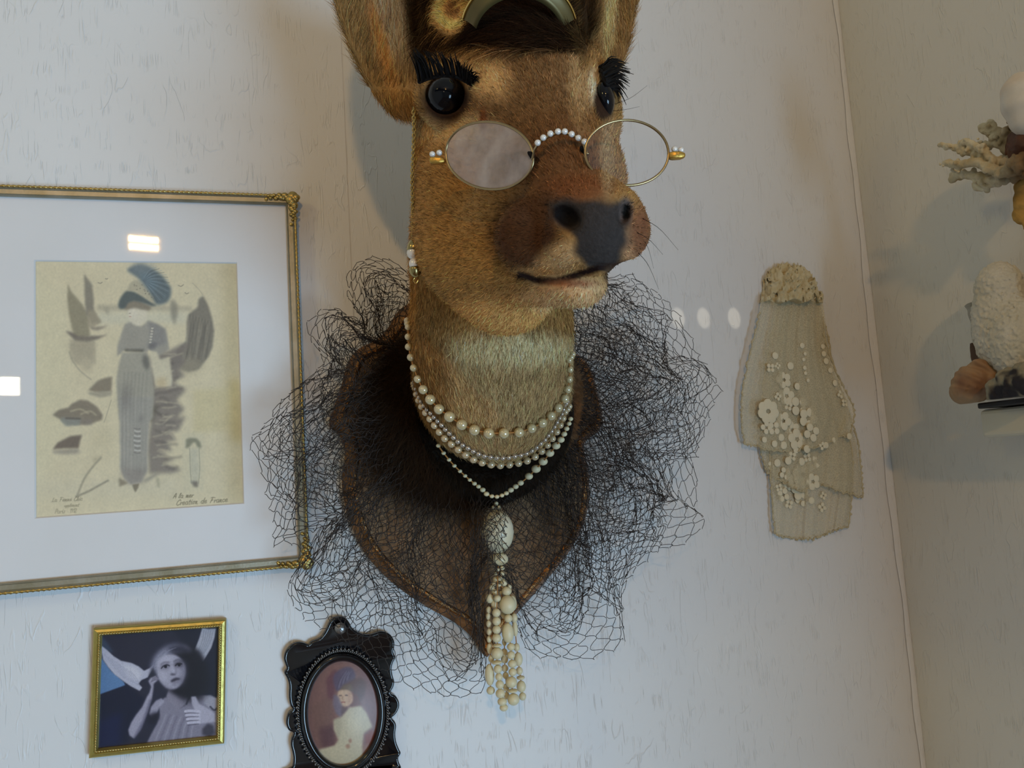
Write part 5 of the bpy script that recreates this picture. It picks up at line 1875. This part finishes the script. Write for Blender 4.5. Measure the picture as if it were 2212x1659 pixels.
outl = cpx(right) + [(x, 2 * (O4[1] + cyc * S4) - y + 10) for x, y in cpx(right)[::-1] if y < O4[1] + 560 * S4] + [(x, 2 * (O4[1] + cyc * S4) - y + 10) for x, y in cpx(left) if y < O4[1] + 560 * S4] + cpx(left)[::-1]
outw = np.array([atY(a, b, -.006)[[0, 2]] for a, b in outl])
outw = smooth_path(outw, 260, closed=True)
cam_c = atY(O4[0] + 738 * S4, O4[1] + cyc * S4, -.006)
cameo = thing('oval_portrait_frame', 'black scalloped frame with an oval portrait of a lady, under the veil', 'framed picture', (cam_c[0], 0, cam_c[2] - .06))
rings = [(outw, -.0010), (outw, -.0062), (inset(outw, .0007), -.0074), (inset(outw, .0020), -.0074), (inset(outw, .0026), -.0068)]
n = len(outw)
v = np.concatenate([np.stack([r[:, 0], np.full(n, y), r[:, 1]], 1) for r, y in rings])
f = []
for k in range(len(rings) - 1):
    for i in range(n):
        j = (i + 1) % n
        f.append((k * n + i, k * n + j, (k + 1) * n + j, (k + 1) * n + i))
f.append(tuple((len(rings) - 1) * n + i for i in range(n)))
f.append(tuple(range(n))[::-1])
mk('frame', v, f, MAT['black'], cameo)


def oval_w(cx, cy, rx, ry, Y, n=96):
    return np.array([atY(O4[0] + (cx + rx * math.cos(a)) * S4, O4[1] + (cy + ry * math.sin(a)) * S4, Y) for a in np.linspace(0, 2 * np.pi, n, endpoint=False)])


# oval ring: swept dome
cx_, cy_ = 738, 1078
pro = [(1.22, -.0072), (1.215, -.0100), (1.17, -.0128), (1.10, -.0132), (1.03, -.0110), (1.0, -.0088), (1.0, -.0070)]
v, f = [], []
m = 96
for s, Y in pro:
    v.append(oval_w(cx_, cy_, 368 * s, 546 * (1 + (s - 1) * .72), Y, m))
v = np.concatenate(v)
for k in range(len(pro) - 1):
    for i in range(m):
        j = (i + 1) % m
        f.append((k * m + i, k * m + j, (k + 1) * m + j, (k + 1) * m + i))
mk('oval_ring', v, f, MAT['black'], cameo)
# dull silver filigree edging: a zigzag of wire loops
fil = MB()
a_ = np.linspace(0, 2 * np.pi, 1201)[:-1]
for ph, w0, amp in ((0, 1.285, .030), (math.pi, 1.285, .030)):
    s = w0 + amp * np.sin(74 * a_ + ph)
    pts = np.array([atY(O4[0] + (cx_ + 368 * q * math.cos(t)) * S4, O4[1] + (cy_ + 546 * (1 + (q - 1) * .72) * math.sin(t)) * S4, -.0088 - .0008 * math.cos(74 * t + ph)) for q, t in zip(s, a_)])
    fil.add(*tube(pts, .00036, 5, closed=True))
sp, sf = uv_sphere(8, 6)
for k in range(74):
    t = 2 * math.pi * k / 74
    q = 1.335
    fil.add(sp * .00078 + atY(O4[0] + (cx_ + 368 * q * math.cos(t)) * S4, O4[1] + (cy_ + 546 * (1 + (q - 1) * .72) * math.sin(t)) * S4, -.0088), sf)
fil.build('filigree', MAT['silver'], cameo)
kn = atY(O4[0] + 710 * S4, O4[1] + 185 * S4, -.0095)
ball_part('boss', kn, (.0048, .0030, .0048), MAT['silver'], cameo)
# portrait
op = Paint(650, 1418, 830, 1659, (150, 108, 100), 2.0)
op.frame(590, 1320, S4)
op.soft = .45
op.poly([(360, 700), (560, 560), (640, 900), (600, 1300), (400, 1300)], (146, 108, 102), .8, 10)
op.poly([(380, 1000), (620, 900), (640, 1400), (480, 1480)], (138, 104, 96), .8, 12)
op.poly([(480, 1240), (660, 1200), (650, 1450), (520, 1440)], (104, 72, 78), .7, 10)
op.poly([(900, 600), (1100, 700), (1120, 1200), (1000, 1150)], (140, 92, 86), .7, 14)
# hat and plume
op.poly([(560, 720), (640, 620), (700, 640), (660, 820), (640, 940), (580, 920)], (118, 74, 84), .8, 7)
op.poly([(640, 680), (740, 600), (830, 600), (870, 680), (840, 760), (760, 790), (690, 850), (650, 800)], (104, 88, 112), .9, 5, True)
for k in range(7):
    op.line([(670 + 22 * k, 830 - 20 * k), (700 + 20 * k, 740 - 14 * k), (760 + 14 * k, 640)], 2.6, (160, 150, 172) if k % 2 else (84, 68, 92), .45, 1)
op.poly([(850, 720), (930, 700), (990, 760), (960, 900), (900, 980), (860, 900), (800, 800), (740, 790)], (112, 74, 62), .9, 7)
op.poly([(740, 780), (830, 770), (850, 850), (760, 850), (690, 860)], (128, 104, 80), .8, 5)
# hair, face
op.poly([(830, 860), (900, 900), (940, 1010), (850, 1050), (810, 990)], (126, 70, 52), .95, 5)
op.poly([(680, 880), (700, 840), (790, 835), (835, 880), (840, 950), (800, 1000), (745, 1015), (700, 980), (675, 930)], (228, 190, 158), .97, 3, True)
op.poly([(790, 850), (840, 870), (835, 960), (790, 1000)], (206, 150, 118), .5, 5)
op.ell(712, 893, 16, 7, (104, 76, 70), .8, 1)
op.ell(775, 890, 17, 7, (104, 76, 70), .8, 1)
op.line([(735, 900), (732, 930), (744, 940)], 2, (196, 150, 122), .8, 1)
op.line([(722, 965), (742, 962), (758, 964)], 2.4, (170, 92, 78), .9, 1)
# ribbon and dress
op.poly([(640, 880), (690, 900), (730, 1000), (760, 1060), (720, 1130), (660, 1080), (630, 980)], (136, 120, 136), .9, 5)
op.poly([(720, 1010), (790, 1010), (790, 1080), (720, 1140)], (110, 78, 74), .7, 4)
op.poly([(800, 1020), (930, 1000), (990, 1080), (1050, 1225), (960, 1290), (945, 1400), (950, 1540), (880, 1620), (640, 1620), (500, 1520), (480, 1465), (650, 1420), (690, 1360), (640, 1250), (640, 1150), (720, 1120), (790, 1040)], (222, 206, 172), .97, 5)
op.poly([(640, 1150), (720, 1110), (720, 1300), (690, 1360)], (188, 176, 150), .5, 6)
op.poly([(760, 1120), (900, 1100), (940, 1260), (820, 1300)], (232, 216, 180), .6, 12)
op.ell(815, 1372, 16, 24, (170, 110, 84), .7, 3)
op.ell(790, 1430, 24, 24, (176, 112, 84), .6, 3)
op.poly([(970, 1320), (1050, 1250), (1070, 1330), (990, 1420)], (160, 74, 56), .7, 6)
op.poly([(940, 1440), (1010, 1400), (980, 1520)], (196, 150, 122), .6, 8)
op.im *= .88
op.grain(.018, 2, 21)
v, f = [], []
RN = 70
base = oval_w(cx_, cy_, 372, 551, -.0078, 160)
c0 = base.mean(0)
for k in range(RN + 1):
    s = k / RN
    q = c0 + (base - c0) * s
    q[:, 1] = -.0078 - .0030 * (1 - s * s)
    v.append(q)
v = np.concatenate(v)
for k in range(RN):
    for i in range(160):
        j = (i + 1) % 160
        f.append((k * 160 + i, k * 160 + j, (k + 1) * 160 + j, (k + 1) * 160 + i))
x, y, _ = project(v)
mk('portrait', v, np.array(f), MAT['photo'], cameo, True, col=srgb_np(op.at(x, y)))


def vnoise(p, sc, seed=0):
    """3-D value noise in 0..1"""
    q = p * sc + seed * 17.31
    i = np.floor(q).astype(np.int64)
    u = q - i
    u = u * u * (3 - 2 * u)

    def hsh(a, b, c):
        n = (a * 374761393 + b * 668265263 + c * 2147483647 + seed * 1013) & 0xffffffff
        n = ((n ^ (n >> 13)) * 1274126177) & 0xffffffff
        return ((n ^ (n >> 16)) & 0xffff) / 65535.0
    r = 0
    for dx in (0, 1):
        for dy in (0, 1):
            for dz in (0, 1):
                w = (u[:, 0] if dx else 1 - u[:, 0]) * (u[:, 1] if dy else 1 - u[:, 1]) * (u[:, 2] if dz else 1 - u[:, 2])
                r = r + w * hsh(i[:, 0] + dx, i[:, 1] + dy, i[:, 2] + dz)
    return r


# ---------------------------------------------------------------- lace jabot pinned to the wall beside the corner
def cloth_mat(name, col, trans):
    m = bpy.data.materials.new(name)
    m.use_nodes = True
    nt = m.node_tree
    b = nt.nodes['Principled BSDF']
    b.inputs['Base Color'].default_value = (*col, 1)
    b.inputs['Roughness'].default_value = 0.9
    b.inputs['Specular IOR Level'].default_value = 0.1
    out = nt.nodes['Material Output']
    tr = nt.nodes.new('ShaderNodeBsdfTransparent')
    tl = nt.nodes.new('ShaderNodeBsdfTranslucent')
    tl.inputs['Color'].default_value = (*col, 1)
    tc = nt.nodes.new('ShaderNodeTexCoord')
    nz = nt.nodes.new('ShaderNodeTexNoise')
    nz.inputs['Scale'].default_value = 900
    nt.links.new(tc.outputs['Object'], nz.inputs['Vector'])
    mr = nt.nodes.new('ShaderNodeMapRange')
    mr.inputs['From Min'].default_value = .3
    mr.inputs['From Max'].default_value = .7
    mr.inputs['To Min'].default_value = trans - .18
    mr.inputs['To Max'].default_value = trans + .18
    nt.links.new(nz.outputs['Fac'], mr.inputs['Value'])
    m1 = nt.nodes.new('ShaderNodeMixShader')
    m1.inputs['Fac'].default_value = .06
    nt.links.new(b.outputs[0], m1.inputs[1])
    nt.links.new(tl.outputs[0], m1.inputs[2])
    m2 = nt.nodes.new('ShaderNodeMixShader')
    nt.links.new(mr.outputs[0], m2.inputs['Fac'])
    nt.links.new(m1.outputs[0], m2.inputs[1])
    nt.links.new(tr.outputs[0], m2.inputs[2])
    nt.links.new(m2.outputs[0], out.inputs['Surface'])
    return m


MAT['lace'] = cloth_mat('ivory_net_cloth', (0.78, 0.70, 0.49), .46)
MAT['lace_edge'] = cloth_mat('ivory_lace_edge', (0.70, 0.61, 0.40), .22)
MAT['embroidery'] = simple('white_embroidery', (0.80, 0.73, 0.54), 0.9)
JB = thing('lace_jabot', 'old ivory lace jabot with embroidered flounces pinned flat to the wall', 'lace collar', atY(1708, 600, 0))


def flounce(L, R, hem, Yb, nfold, seed, ragged=0.0):
    """sheet between a left and a right edge line (pixels, top to bottom); hem = list of (u, v scale)"""
    nu, nv = 90, 70
    r = np.random.default_rng(seed)
    Ls, Rs = smooth_path(np.array(L, float), nv), smooth_path(np.array(R, float), nv)
    ph = r.uniform(0, 6.28, 6)
    hu = np.array(hem, float)
    v = []
    for i in range(nu):
        u = i / (nu - 1)
        hv = np.interp(u, hu[:, 0], hu[:, 1]) + ragged * (abs(math.sin(u * 40 + ph[0])) * .5 + .5 * r.random())
        for j in range(nv):
            t = j / (nv - 1)
            q = min(t * hv, 1.25)
            jj = min(q, 1) * (nv - 1)
            a = int(min(jj, nv - 2))
            w = jj - a
            l = Ls[a] * (1 - w) + Ls[a + 1] * w
            rr = Rs[a] * (1 - w) + Rs[a + 1] * w
            uu = u + .012 * math.sin(u * nfold * 6.28 + ph[1])
            x, y = l + (rr - l) * uu
            if q > 1:
                y += (q - 1) * (Ls[-1][1] - Ls[0][1])
            Y = Yb - (.0006 + .0034 * t ** .7) * (1 + math.sin(u * nfold * 6.28 + ph[2] + 1.2 * t)) * (1 - .3 * t) - .0006 * math.sin(u * 60 + 9 * t)
            v.append(atY(x, y, Y))
    return np.array(v), grid_faces(nu, nv)


lay3 = flounce([(1700, 640), (1672, 800), (1663, 980), (1668, 1080), (1674, 1150)], [(1772, 640), (1790, 780), (1838, 960), (1842, 1060), (1834, 1140)],
               [(0, 1.0), (.3, 1.03), (.55, 1.03), (.8, 1.0), (1, .985)], -.0012, 2.4, 4, .012)
lay2 = flounce([(1680, 640), (1655, 800), (1645, 950), (1652, 1000), (1660, 1020)], [(1776, 640), (1800, 780), (1850, 940), (1862, 1020), (1866, 1070)],
               [(0, 1.0), (.35, 1.06), (.5, 1.0), (.62, .98), (.7, 1.0), (.85, 1.0), (1, 1.0)], -.0042, 2.1, 5, .02)
lay1 = flounce([(1644, 640), (1630, 720), (1604, 830), (1599, 905), (1606, 958)], [(1778, 640), (1784, 735), (1815, 820), (1846, 885), (1838, 938)],
               [(0, 1.0), (.16, 1.02), (.2, 1.045), (.35, 1.07), (.55, 1.07), (.75, 1.05), (.9, 1.0), (1, 1.0)], -.0075, 2.6, 6, .014)
for nm, (v, f), edge in (('lower_flounce', lay3, 3), ('middle_flounce', lay2, 3), ('upper_flounce', lay1, 3)):
    fl = mk(nm, v, f, MAT['lace'], JB)
    g = v.reshape(90, 70, 3)
    # rolled, slightly ruffled hem and side edges
    path = np.concatenate([g[0, 8:], g[1:-1, -1], g[-1, ::-1][:-8]])
    path = path + np.random.default_rng(3).normal(0, .0005, path.shape)
    mk('edging', *tube(path, .0009 + .0004 * np.sin(np.arange(len(path)) * 1.7), 5), MAT['lace_edge'], fl)


def emb(pts_f, layer, name):
    """embroidered dots and blossoms sewn on a flounce: (px, py, radius px, petals)"""
    b = MB()
    v, _ = layer
    x, y, _d = project(v)
    sp, sf = uv_sphere(10, 6)
    for (a, c, r, pet) in pts_f:
        i = int(np.argmin((x - a) ** 2 + (y - c) ** 2))
        p = v[i] + np.array([0, -.0007, 0])
        s = r * .60 / F
        if pet == 0:
            b.add(sp * np.array([s, .0006, s]) + p, sf)
        else:
            for k in range(pet):
                t = 2 * math.pi * k / pet + a
                b.add(sp * np.array([s * .46, .0006, s * .46]) + p + np.array([math.cos(t) * s * .62, 0, math.sin(t) * s * .62]), sf)
    return b


k9 = 340 / 855
up_e = crop([(285, 568, 11, 0), (368, 636, 12, 0), (411, 745, 11, 0), (432, 520, 9, 0), (446, 566, 6, 0), (440, 598, 6, 0), (447, 634, 7, 0), (449, 668, 6, 0), (463, 706, 6, 0), (332, 712, 24, 5), (350, 792, 26, 5), (420, 845, 30, 4), (466, 918, 30, 5),
             (330, 930, 26, 5), (376, 978, 26, 5), (486, 988, 26, 4), (404, 1032, 30, 5), (240, 962, 18, 4), (278, 966, 20, 4), (322, 1018, 11, 0), (280, 1052, 10, 0), (330, 1062, 12, 0), (398, 1084, 10, 0), (466, 1092, 12, 0), (226, 1034, 9, 0),
             (250, 880, 34, 7), (545, 520, 8, 0), (552, 566, 9, 0), (566, 610, 10, 0), (590, 655, 9, 0), (610, 720, 10, 0), (640, 780, 12, 4), (665, 830, 12, 4), (262, 640, 14, 4), (300, 630, 10, 4), (360, 850, 14, 4), (300, 800, 12, 4), (540, 1080, 12, 4), (585, 1100, 10, 0), (640, 1070, 9, 0), (690, 1040, 10, 0)], 1560, 540, k9)
mid_e = crop([(298, 1155, 12, 0), (358, 1148, 12, 0), (430, 1152, 12, 0), (492, 1160, 24, 4), (340, 1215, 18, 4), (380, 1120, 14, 4), (270, 1170, 14, 4), (460, 1130, 14, 4)], 1560, 540, k9)
low_e = crop([(436, 1225, 34, 7), (350, 1250, 30, 5), (420, 1300, 30, 5), (490, 1260, 24, 5), (330, 1330, 20, 4), (486, 1365, 11, 0), (410, 1360, 11, 0), (440, 1372, 9, 0), (360, 1380, 14, 4), (310, 1290, 12, 4), (545, 1330, 12, 4), (540, 1400, 14, 4)], 1560, 540, k9)
for lst, lay_, par in ((up_e, lay1, 'upper_flounce'), (mid_e, lay2, 'middle_flounce'), (low_e, lay3, 'lower_flounce')):
    po = next(c for c in JB.children if c.name.startswith(par))
    emb(lst, lay_, 'embroidery').build('embroidery', MAT['embroidery'], po)
# crumpled gathered knot at the top
kc = atY(1709, 646, -.004)


def sdf_knot(p):
    q = p - kc
    d = sd_ell(p, kc + np.array([0, 0, .004]), np.eye(3), (.0305, .0130, .0315))
    d = smin(d, sd_ell(p, kc + np.array([0, -.001, -.001]), np.eye(3), (.0335, .0120, .0065)), .004)
    w = np.stack([p[:, 0], p[:, 1], p[:, 2] * .55 - p[:, 0] * .3], 1)
    n = 1 - np.abs(2 * vnoise(w, 190, 3) - 1) * 2.0
    n2 = 1 - np.abs(2 * vnoise(w, 420, 5) - 1) * 2.0
    d = d - .0050 * n - .0026 * n2 + .0030
    d = np.maximum(d, -(q[:, 2] + .0045 + .0016 * np.sin(q[:, 0] * 260)))
    return np.maximum(d, p[:, 1] + .0004)


v, f = surface_nets(sdf_knot, kc + np.array([-.045, -.022, -.012]), kc + np.array([.045, .008, .045]), .0008)
MAT['lace_knot'] = simple('crumpled_lace', (0.60, 0.49, 0.27), 0.95, bump=(900, .6, .0008), var=((0.70, 0.61, 0.40), 160))
mk('gathered_knot', v, f, MAT['lace_knot'], JB)

# ---------------------------------------------------------------- corals and shells on a bracket on the right-hand wall
XS = .575


def R_(x, y, X=XS):
    return atX(x, y, X)


def rpx(r, X=XS, x=2150, y=700):
    d = project(R_(x, y, X)[None])[2][0]
    return r * d / F


a0, a1 = R_(2112, 884), R_(2112, 947)
yb = a0[1]
br_ = thing('wall_bracket', 'cream painted bracket shelf on the right wall under the black plinth', 'shelf', (WALL_X, yb - .09, a1[2]))
bk = mk('shelf_block', *box((XS, yb - .19, a1[2]), (WALL_X, yb, a0[2] - .0008)), simple('cream_paint', (0.68, 0.65, 0.53), 0.6), br_, False)
bevel(bk, .004, 3)
p0, p1 = R_(2110, 872, XS - .004), R_(2110, 883, XS - .004)
pl = mk('plinth', *box((XS - .004, p0[1] - .18, a0[2]), (WALL_X - .002, p0[1], a0[2] + .0048)), simple('black_plinth', (0.008, 0.008, 0.009), .4), None, False)
bevel(pl, .0012)
tag(pl, 'thin black slab on the cream bracket beneath corals and shells', 'plinth')
ZP = a0[2] + .0048


def bumps(p, sc, seed=0):
    s = int(seed * 10) % 89
    return 2.4 * (vnoise(p, sc * .45, s) - .5) + 1.0 * (vnoise(p, sc, s + 1) - .5)


def blob_thing(name, label, cat, sdf, lo, hi, h, colf, mat):
    v, f = surface_nets(sdf, lo, hi, h)
    o = mk(name, v, f, mat, None, True, col=colf(v), origin=((v[:, 0].min() + v[:, 0].max()) / 2, (v[:, 1].min() + v[:, 1].max()) / 2, v[:, 2].min()))
    return tag(o, label, cat)


MAT['coral'] = vcol_mat('coral_stone', 0.85, 0.2, noise=.12, nscale=500, bump=.5)
MAT['shelly'] = vcol_mat('shell_surface', 0.55, 0.4, noise=.10, nscale=160, bump=.3)
AXR = AX((1, 0, 0), (0, 1, 0))


def sdf_white(p):
    d = sd_ell(p, R_(2158, 690, .585), AXR, (rpx(54), rpx(122), rpx(50)))
    d = smin(d, sd_ell(p, R_(2215, 740, .588), AXR, (rpx(66), rpx(90), rpx(50))), .012)
    d = smin(d, sd_ell(p, R_(2160, 612, .585), AXR, (rpx(44), rpx(40), rpx(40))), .008)
    return np.maximum(d - .0010 * bumps(p, 1100, 1.0), ZP + .0006 - p[:, 2])


def c_white(v):
    n = bumps(v, 130, .4)[:, None]
    return np.clip(np.array([.62, .58, .47]) + n * np.array([.05, .05, .06]), .02, .9)


blob_thing('white_coral', 'tall white granular coral lump standing on the black plinth', 'coral', sdf_white, R_(2158, 690, .585) - .085, R_(2158, 690, .585) + .085, .0009, c_white, MAT['coral'])


def sdf_brown(p):
    c = R_(2108, 826, .5685)
    d = sd_ell(p, c, AX((.85, .5, 0), (-.5, .85, 0)), (rpx(56), rpx(42), rpx(40)))
    d = smin(d, sd_ell(p, R_(2080, 850, .567), AXR, (rpx(26), rpx(26), rpx(24))), .006)
    d = smin(d, sd_ell(p, R_(2130, 800, .572), AX((.7, -.7, 0), (.7, .7, 0)), (rpx(34), rpx(14), rpx(20))), .004)
    q = (p - c)
    d = d + .0005 * np.sin(q @ (AXR[0] * 520 + AXR[1] * 780)) * (q @ AXR[1] > -.005)
    return np.maximum(d - .0006 * bumps(p, 420, 2.0), ZP + .0006 - p[:, 2])


def c_brown(v):
    n = np.clip(bumps(v, 170, 1.3) * .5 + .5, 0, 1)[:, None]
    m = np.clip(bumps(v, 95, 4.1) * .6 + .4, 0, 1)[:, None]
    c = np.array(srgb(164, 126, 88)) * n + np.array(srgb(120, 84, 64)) * (1 - n)
    return c * (1 - .5 * m) + np.array(srgb(190, 166, 128)) * .5 * m


blob_thing('brown_shell', 'reddish brown folded shell jutting over the end of the black plinth', 'shell', sdf_brown, R_(2108, 826, .5685) - .05, R_(2108, 826, .5685) + .05, .0007, c_brown, MAT['shelly'])


def sdf_rock(p):
    d = np.full(len(p), 9.0)
    for x, y, r in ((2160, 838, 25), (2180, 820, 24), (2178, 850, 22), (2200, 835, 30), (2205, 806, 20), (2226, 830, 34), (2150, 856, 14), (2196, 858, 18)):
        d = smin(d, sd_sphere(p, R_(x, y, .556), rpx(r)), .004)
    return np.maximum(d - .0013 * bumps(p, 480, 5.0), ZP + .0006 - p[:, 2])


def c_rock(v):
    n = smoothstep(-.25, .35, bumps(v, 210, 2.2))[:, None]
    return np.array(srgb(150, 142, 120)) * n + np.array(srgb(52, 50, 54)) * (1 - n)


blob_thing('barnacle_rock', 'mottled grey and white barnacled rock in front of the white coral', 'rock', sdf_rock, R_(2192, 836, .556) - .045, R_(2192, 836, .556) + .045, .0007, c_rock, MAT['coral'])

# small grey tube shell with a broken brown foot, behind the brown shell
tb = smooth_path(np.array([R_(2122, 775, .590), R_(2113, 745, .590), R_(2108, 705, .591), R_(2102, 676, .592), R_(2094, 658, .592)]), 16)
mb = MB()
mb.add(*tube(tb, np.linspace(rpx(11), rpx(10), 16) * (1 + .12 * np.sin(np.arange(16) * 1.3)), 12))
ts = mb.build('tube_shell', simple('grey_tube_shell', (.36, .34, .29), .8, bump=(300, .5), var=((.46, .44, .38), 120)))
tag(ts, 'slim grey tube shell standing between brown shell and white coral', 'shell')
sh = smooth_path(np.array([R_(2126, 782, .588), R_(2115, 775, .588), R_(2108, 760, .588), R_(2098, 742, .588)]), 10)
mb = MB()
v_, f_ = tube(sh, np.array([16, 17, 17, 16, 15, 14, 12, 10, 7, 3]) * rpx(1), 9)
mb.add(v_, f_)
fr_ = mb.build('shell_fragment', simple('brown_fragment', (.085, .045, .025), .7, bump=(250, .6)))
tag(fr_, 'small dark brown shell fragment above the brown shell', 'shell')

# the branching coral with a brown heart, and the smooth white shell above it
XC = .560
r_ = np.random.default_rng(12)
cor = thing('branching_coral', 'cream branching coral with knobbly fingers, cut by the right picture edge', 'coral', R_(2225, 420, XC))
BR = [([(2215, 345), (2160, 352), (2100, 330), (2060, 318), (2030, 312)], 17, 6, .552),
      ([(2215, 360), (2165, 372), (2110, 352), (2070, 356), (2042, 352)], 17, 9, .546),
      ([(2205, 375), (2150, 388), (2110, 380), (2070, 378), (2058, 386)], 15, 10, .556),
      ([(2150, 350), (2110, 316), (2085, 306), (2078, 310)], 12, 5, .550),
      ([(2215, 330), (2180, 322), (2150, 310), (2118, 316), (2106, 316)], 14, 7, .560),
      ([(2215, 315), (2180, 300), (2150, 286), (2124, 276)], 17, 13, .562),
      ([(2218, 320), (2205, 290), (2190, 268), (2182, 258)], 13, 4, .556),
      ([(2170, 370), (2130, 400), (2108, 402)], 13, 8, .560),
      ([(2225, 350), (2205, 352), (2188, 345)], 16, 9, .540)]
allb = []
for pts, r0, r1, X in BR:
    q = smooth_path(np.array([R_(a, b, X + .012 * max(0, 1 - (2215 - a) / 200)) for a, b in pts]), 16)
    for i, p in enumerate(q):
        t = i / 15
        r = rpx(r0 + (r1 - r0) * t, X, 2100, 350)
        allb.append((p, r * .78))
        for k in range(3):
            allb.append((p + r_.normal(0, r * .55, 3), r * r_.uniform(.34, .58)))
CEN = np.array([a for a, b in allb])
RAD = np.array([b for a, b in allb])


def sdf_coral(p):
    d = np.full(len(p), 9.0)
    for c, r in zip(CEN, RAD):
        d = smin(d, sd_sphere(p, c, r), .0016)
    return d - .0004 * bumps(p, 900, .3)


v, f = surface_nets(sdf_coral, CEN.min(0) - .012, CEN.max(0) + .012, .0008)
tip = (1 - smoothstep(2120, 2215, project(v)[0]))[:, None]
nn = np.clip(bumps(v, 260, 1.0) * .5 + .5, 0, 1)[:, None]
mk('coral_fingers', v, f, MAT['coral'], cor, True, col=(np.array(srgb(226, 216, 186)) * nn + np.array(srgb(186, 168, 130)) * (1 - nn)) * tip + np.array(srgb(120, 92, 60)) * (1 - tip) * (.6 + .6 * nn))
hp = R_(2232, 318, .572)


def sdf_heart(p):
    d = sd_sphere(p, hp, rpx(46))
    d = smin(d, sd_sphere(p, R_(2205, 312, .572), rpx(26)), .006)
    return d - .0016 * bumps(p, 330, 3.0)


v, f = surface_nets(sdf_heart, hp - .04, hp + .04, .0009)
mk('coral_heart', v, f, MAT['shelly'], cor, True, col=np.clip(np.array(srgb(84, 50, 30))[None] * (1 + .5 * bumps(v, 160, 1)[:, None]), .005, .6))
# knobbed ochre stalk the coral stands on, running down behind the white coral
st = [(2208, 395), (2206, 420), (2206, 445), (2206, 468), (2228, 490), (2264, 530), (2292, 580), (2304, 640), (2308, 700), (2308, 760), (2306, 830), (2306, 868)]
sq = np.array([R_(a, b, .580 + .010 * min(1, i / 5)) for i, (a, b) in enumerate(st)])
sqs = smooth_path(sq, 40)


def sdf_stalk(p):
    d = np.full(len(p), 9.0)
    for i, c in enumerate(sqs):
        d = smin(d, sd_sphere(p, c, rpx(11 + 4 * math.sin(i * 1.35))), .003)
    return np.maximum(d - .0007 * bumps(p, 600, 2.0), ZP + .0004 - p[:, 2])


v, f = surface_nets(sdf_stalk, sqs.min(0) - .014, sqs.max(0) + .014, .0010)
mk('stalk', v, f, MAT['coral'], cor, True, col=np.clip(np.array(srgb(172, 136, 74))[None] * (1 + .35 * bumps(v, 200, 6)[:, None]), .02, .8))
wc = R_(2214, 222, .560)


def sdf_ws(p):
    d = sd_ell(p, wc, AX((.93, .30, 0), (-.30, .93, 0)), (rpx(42), rpx(62), rpx(42)))
    d = smin(d, sd_ell(p, R_(2225, 262, .562), AXR, (rpx(26), rpx(30), rpx(26))), .008)
    q = p - wc
    return d + .0004 * np.sin(q @ (AXR[1] * 420))


def c_ws(v):
    n = smoothstep(-.2, 1.0, bumps(v, 70, 1.0))[:, None]
    return np.array(srgb(222, 214, 200)) * (1 - n) + np.array(srgb(206, 176, 140)) * n


blob_thing('white_shell', 'smooth white shell resting on top of the branching coral', 'shell', sdf_ws, wc - .05, wc + .05, .0008, c_ws, MAT['shelly'])
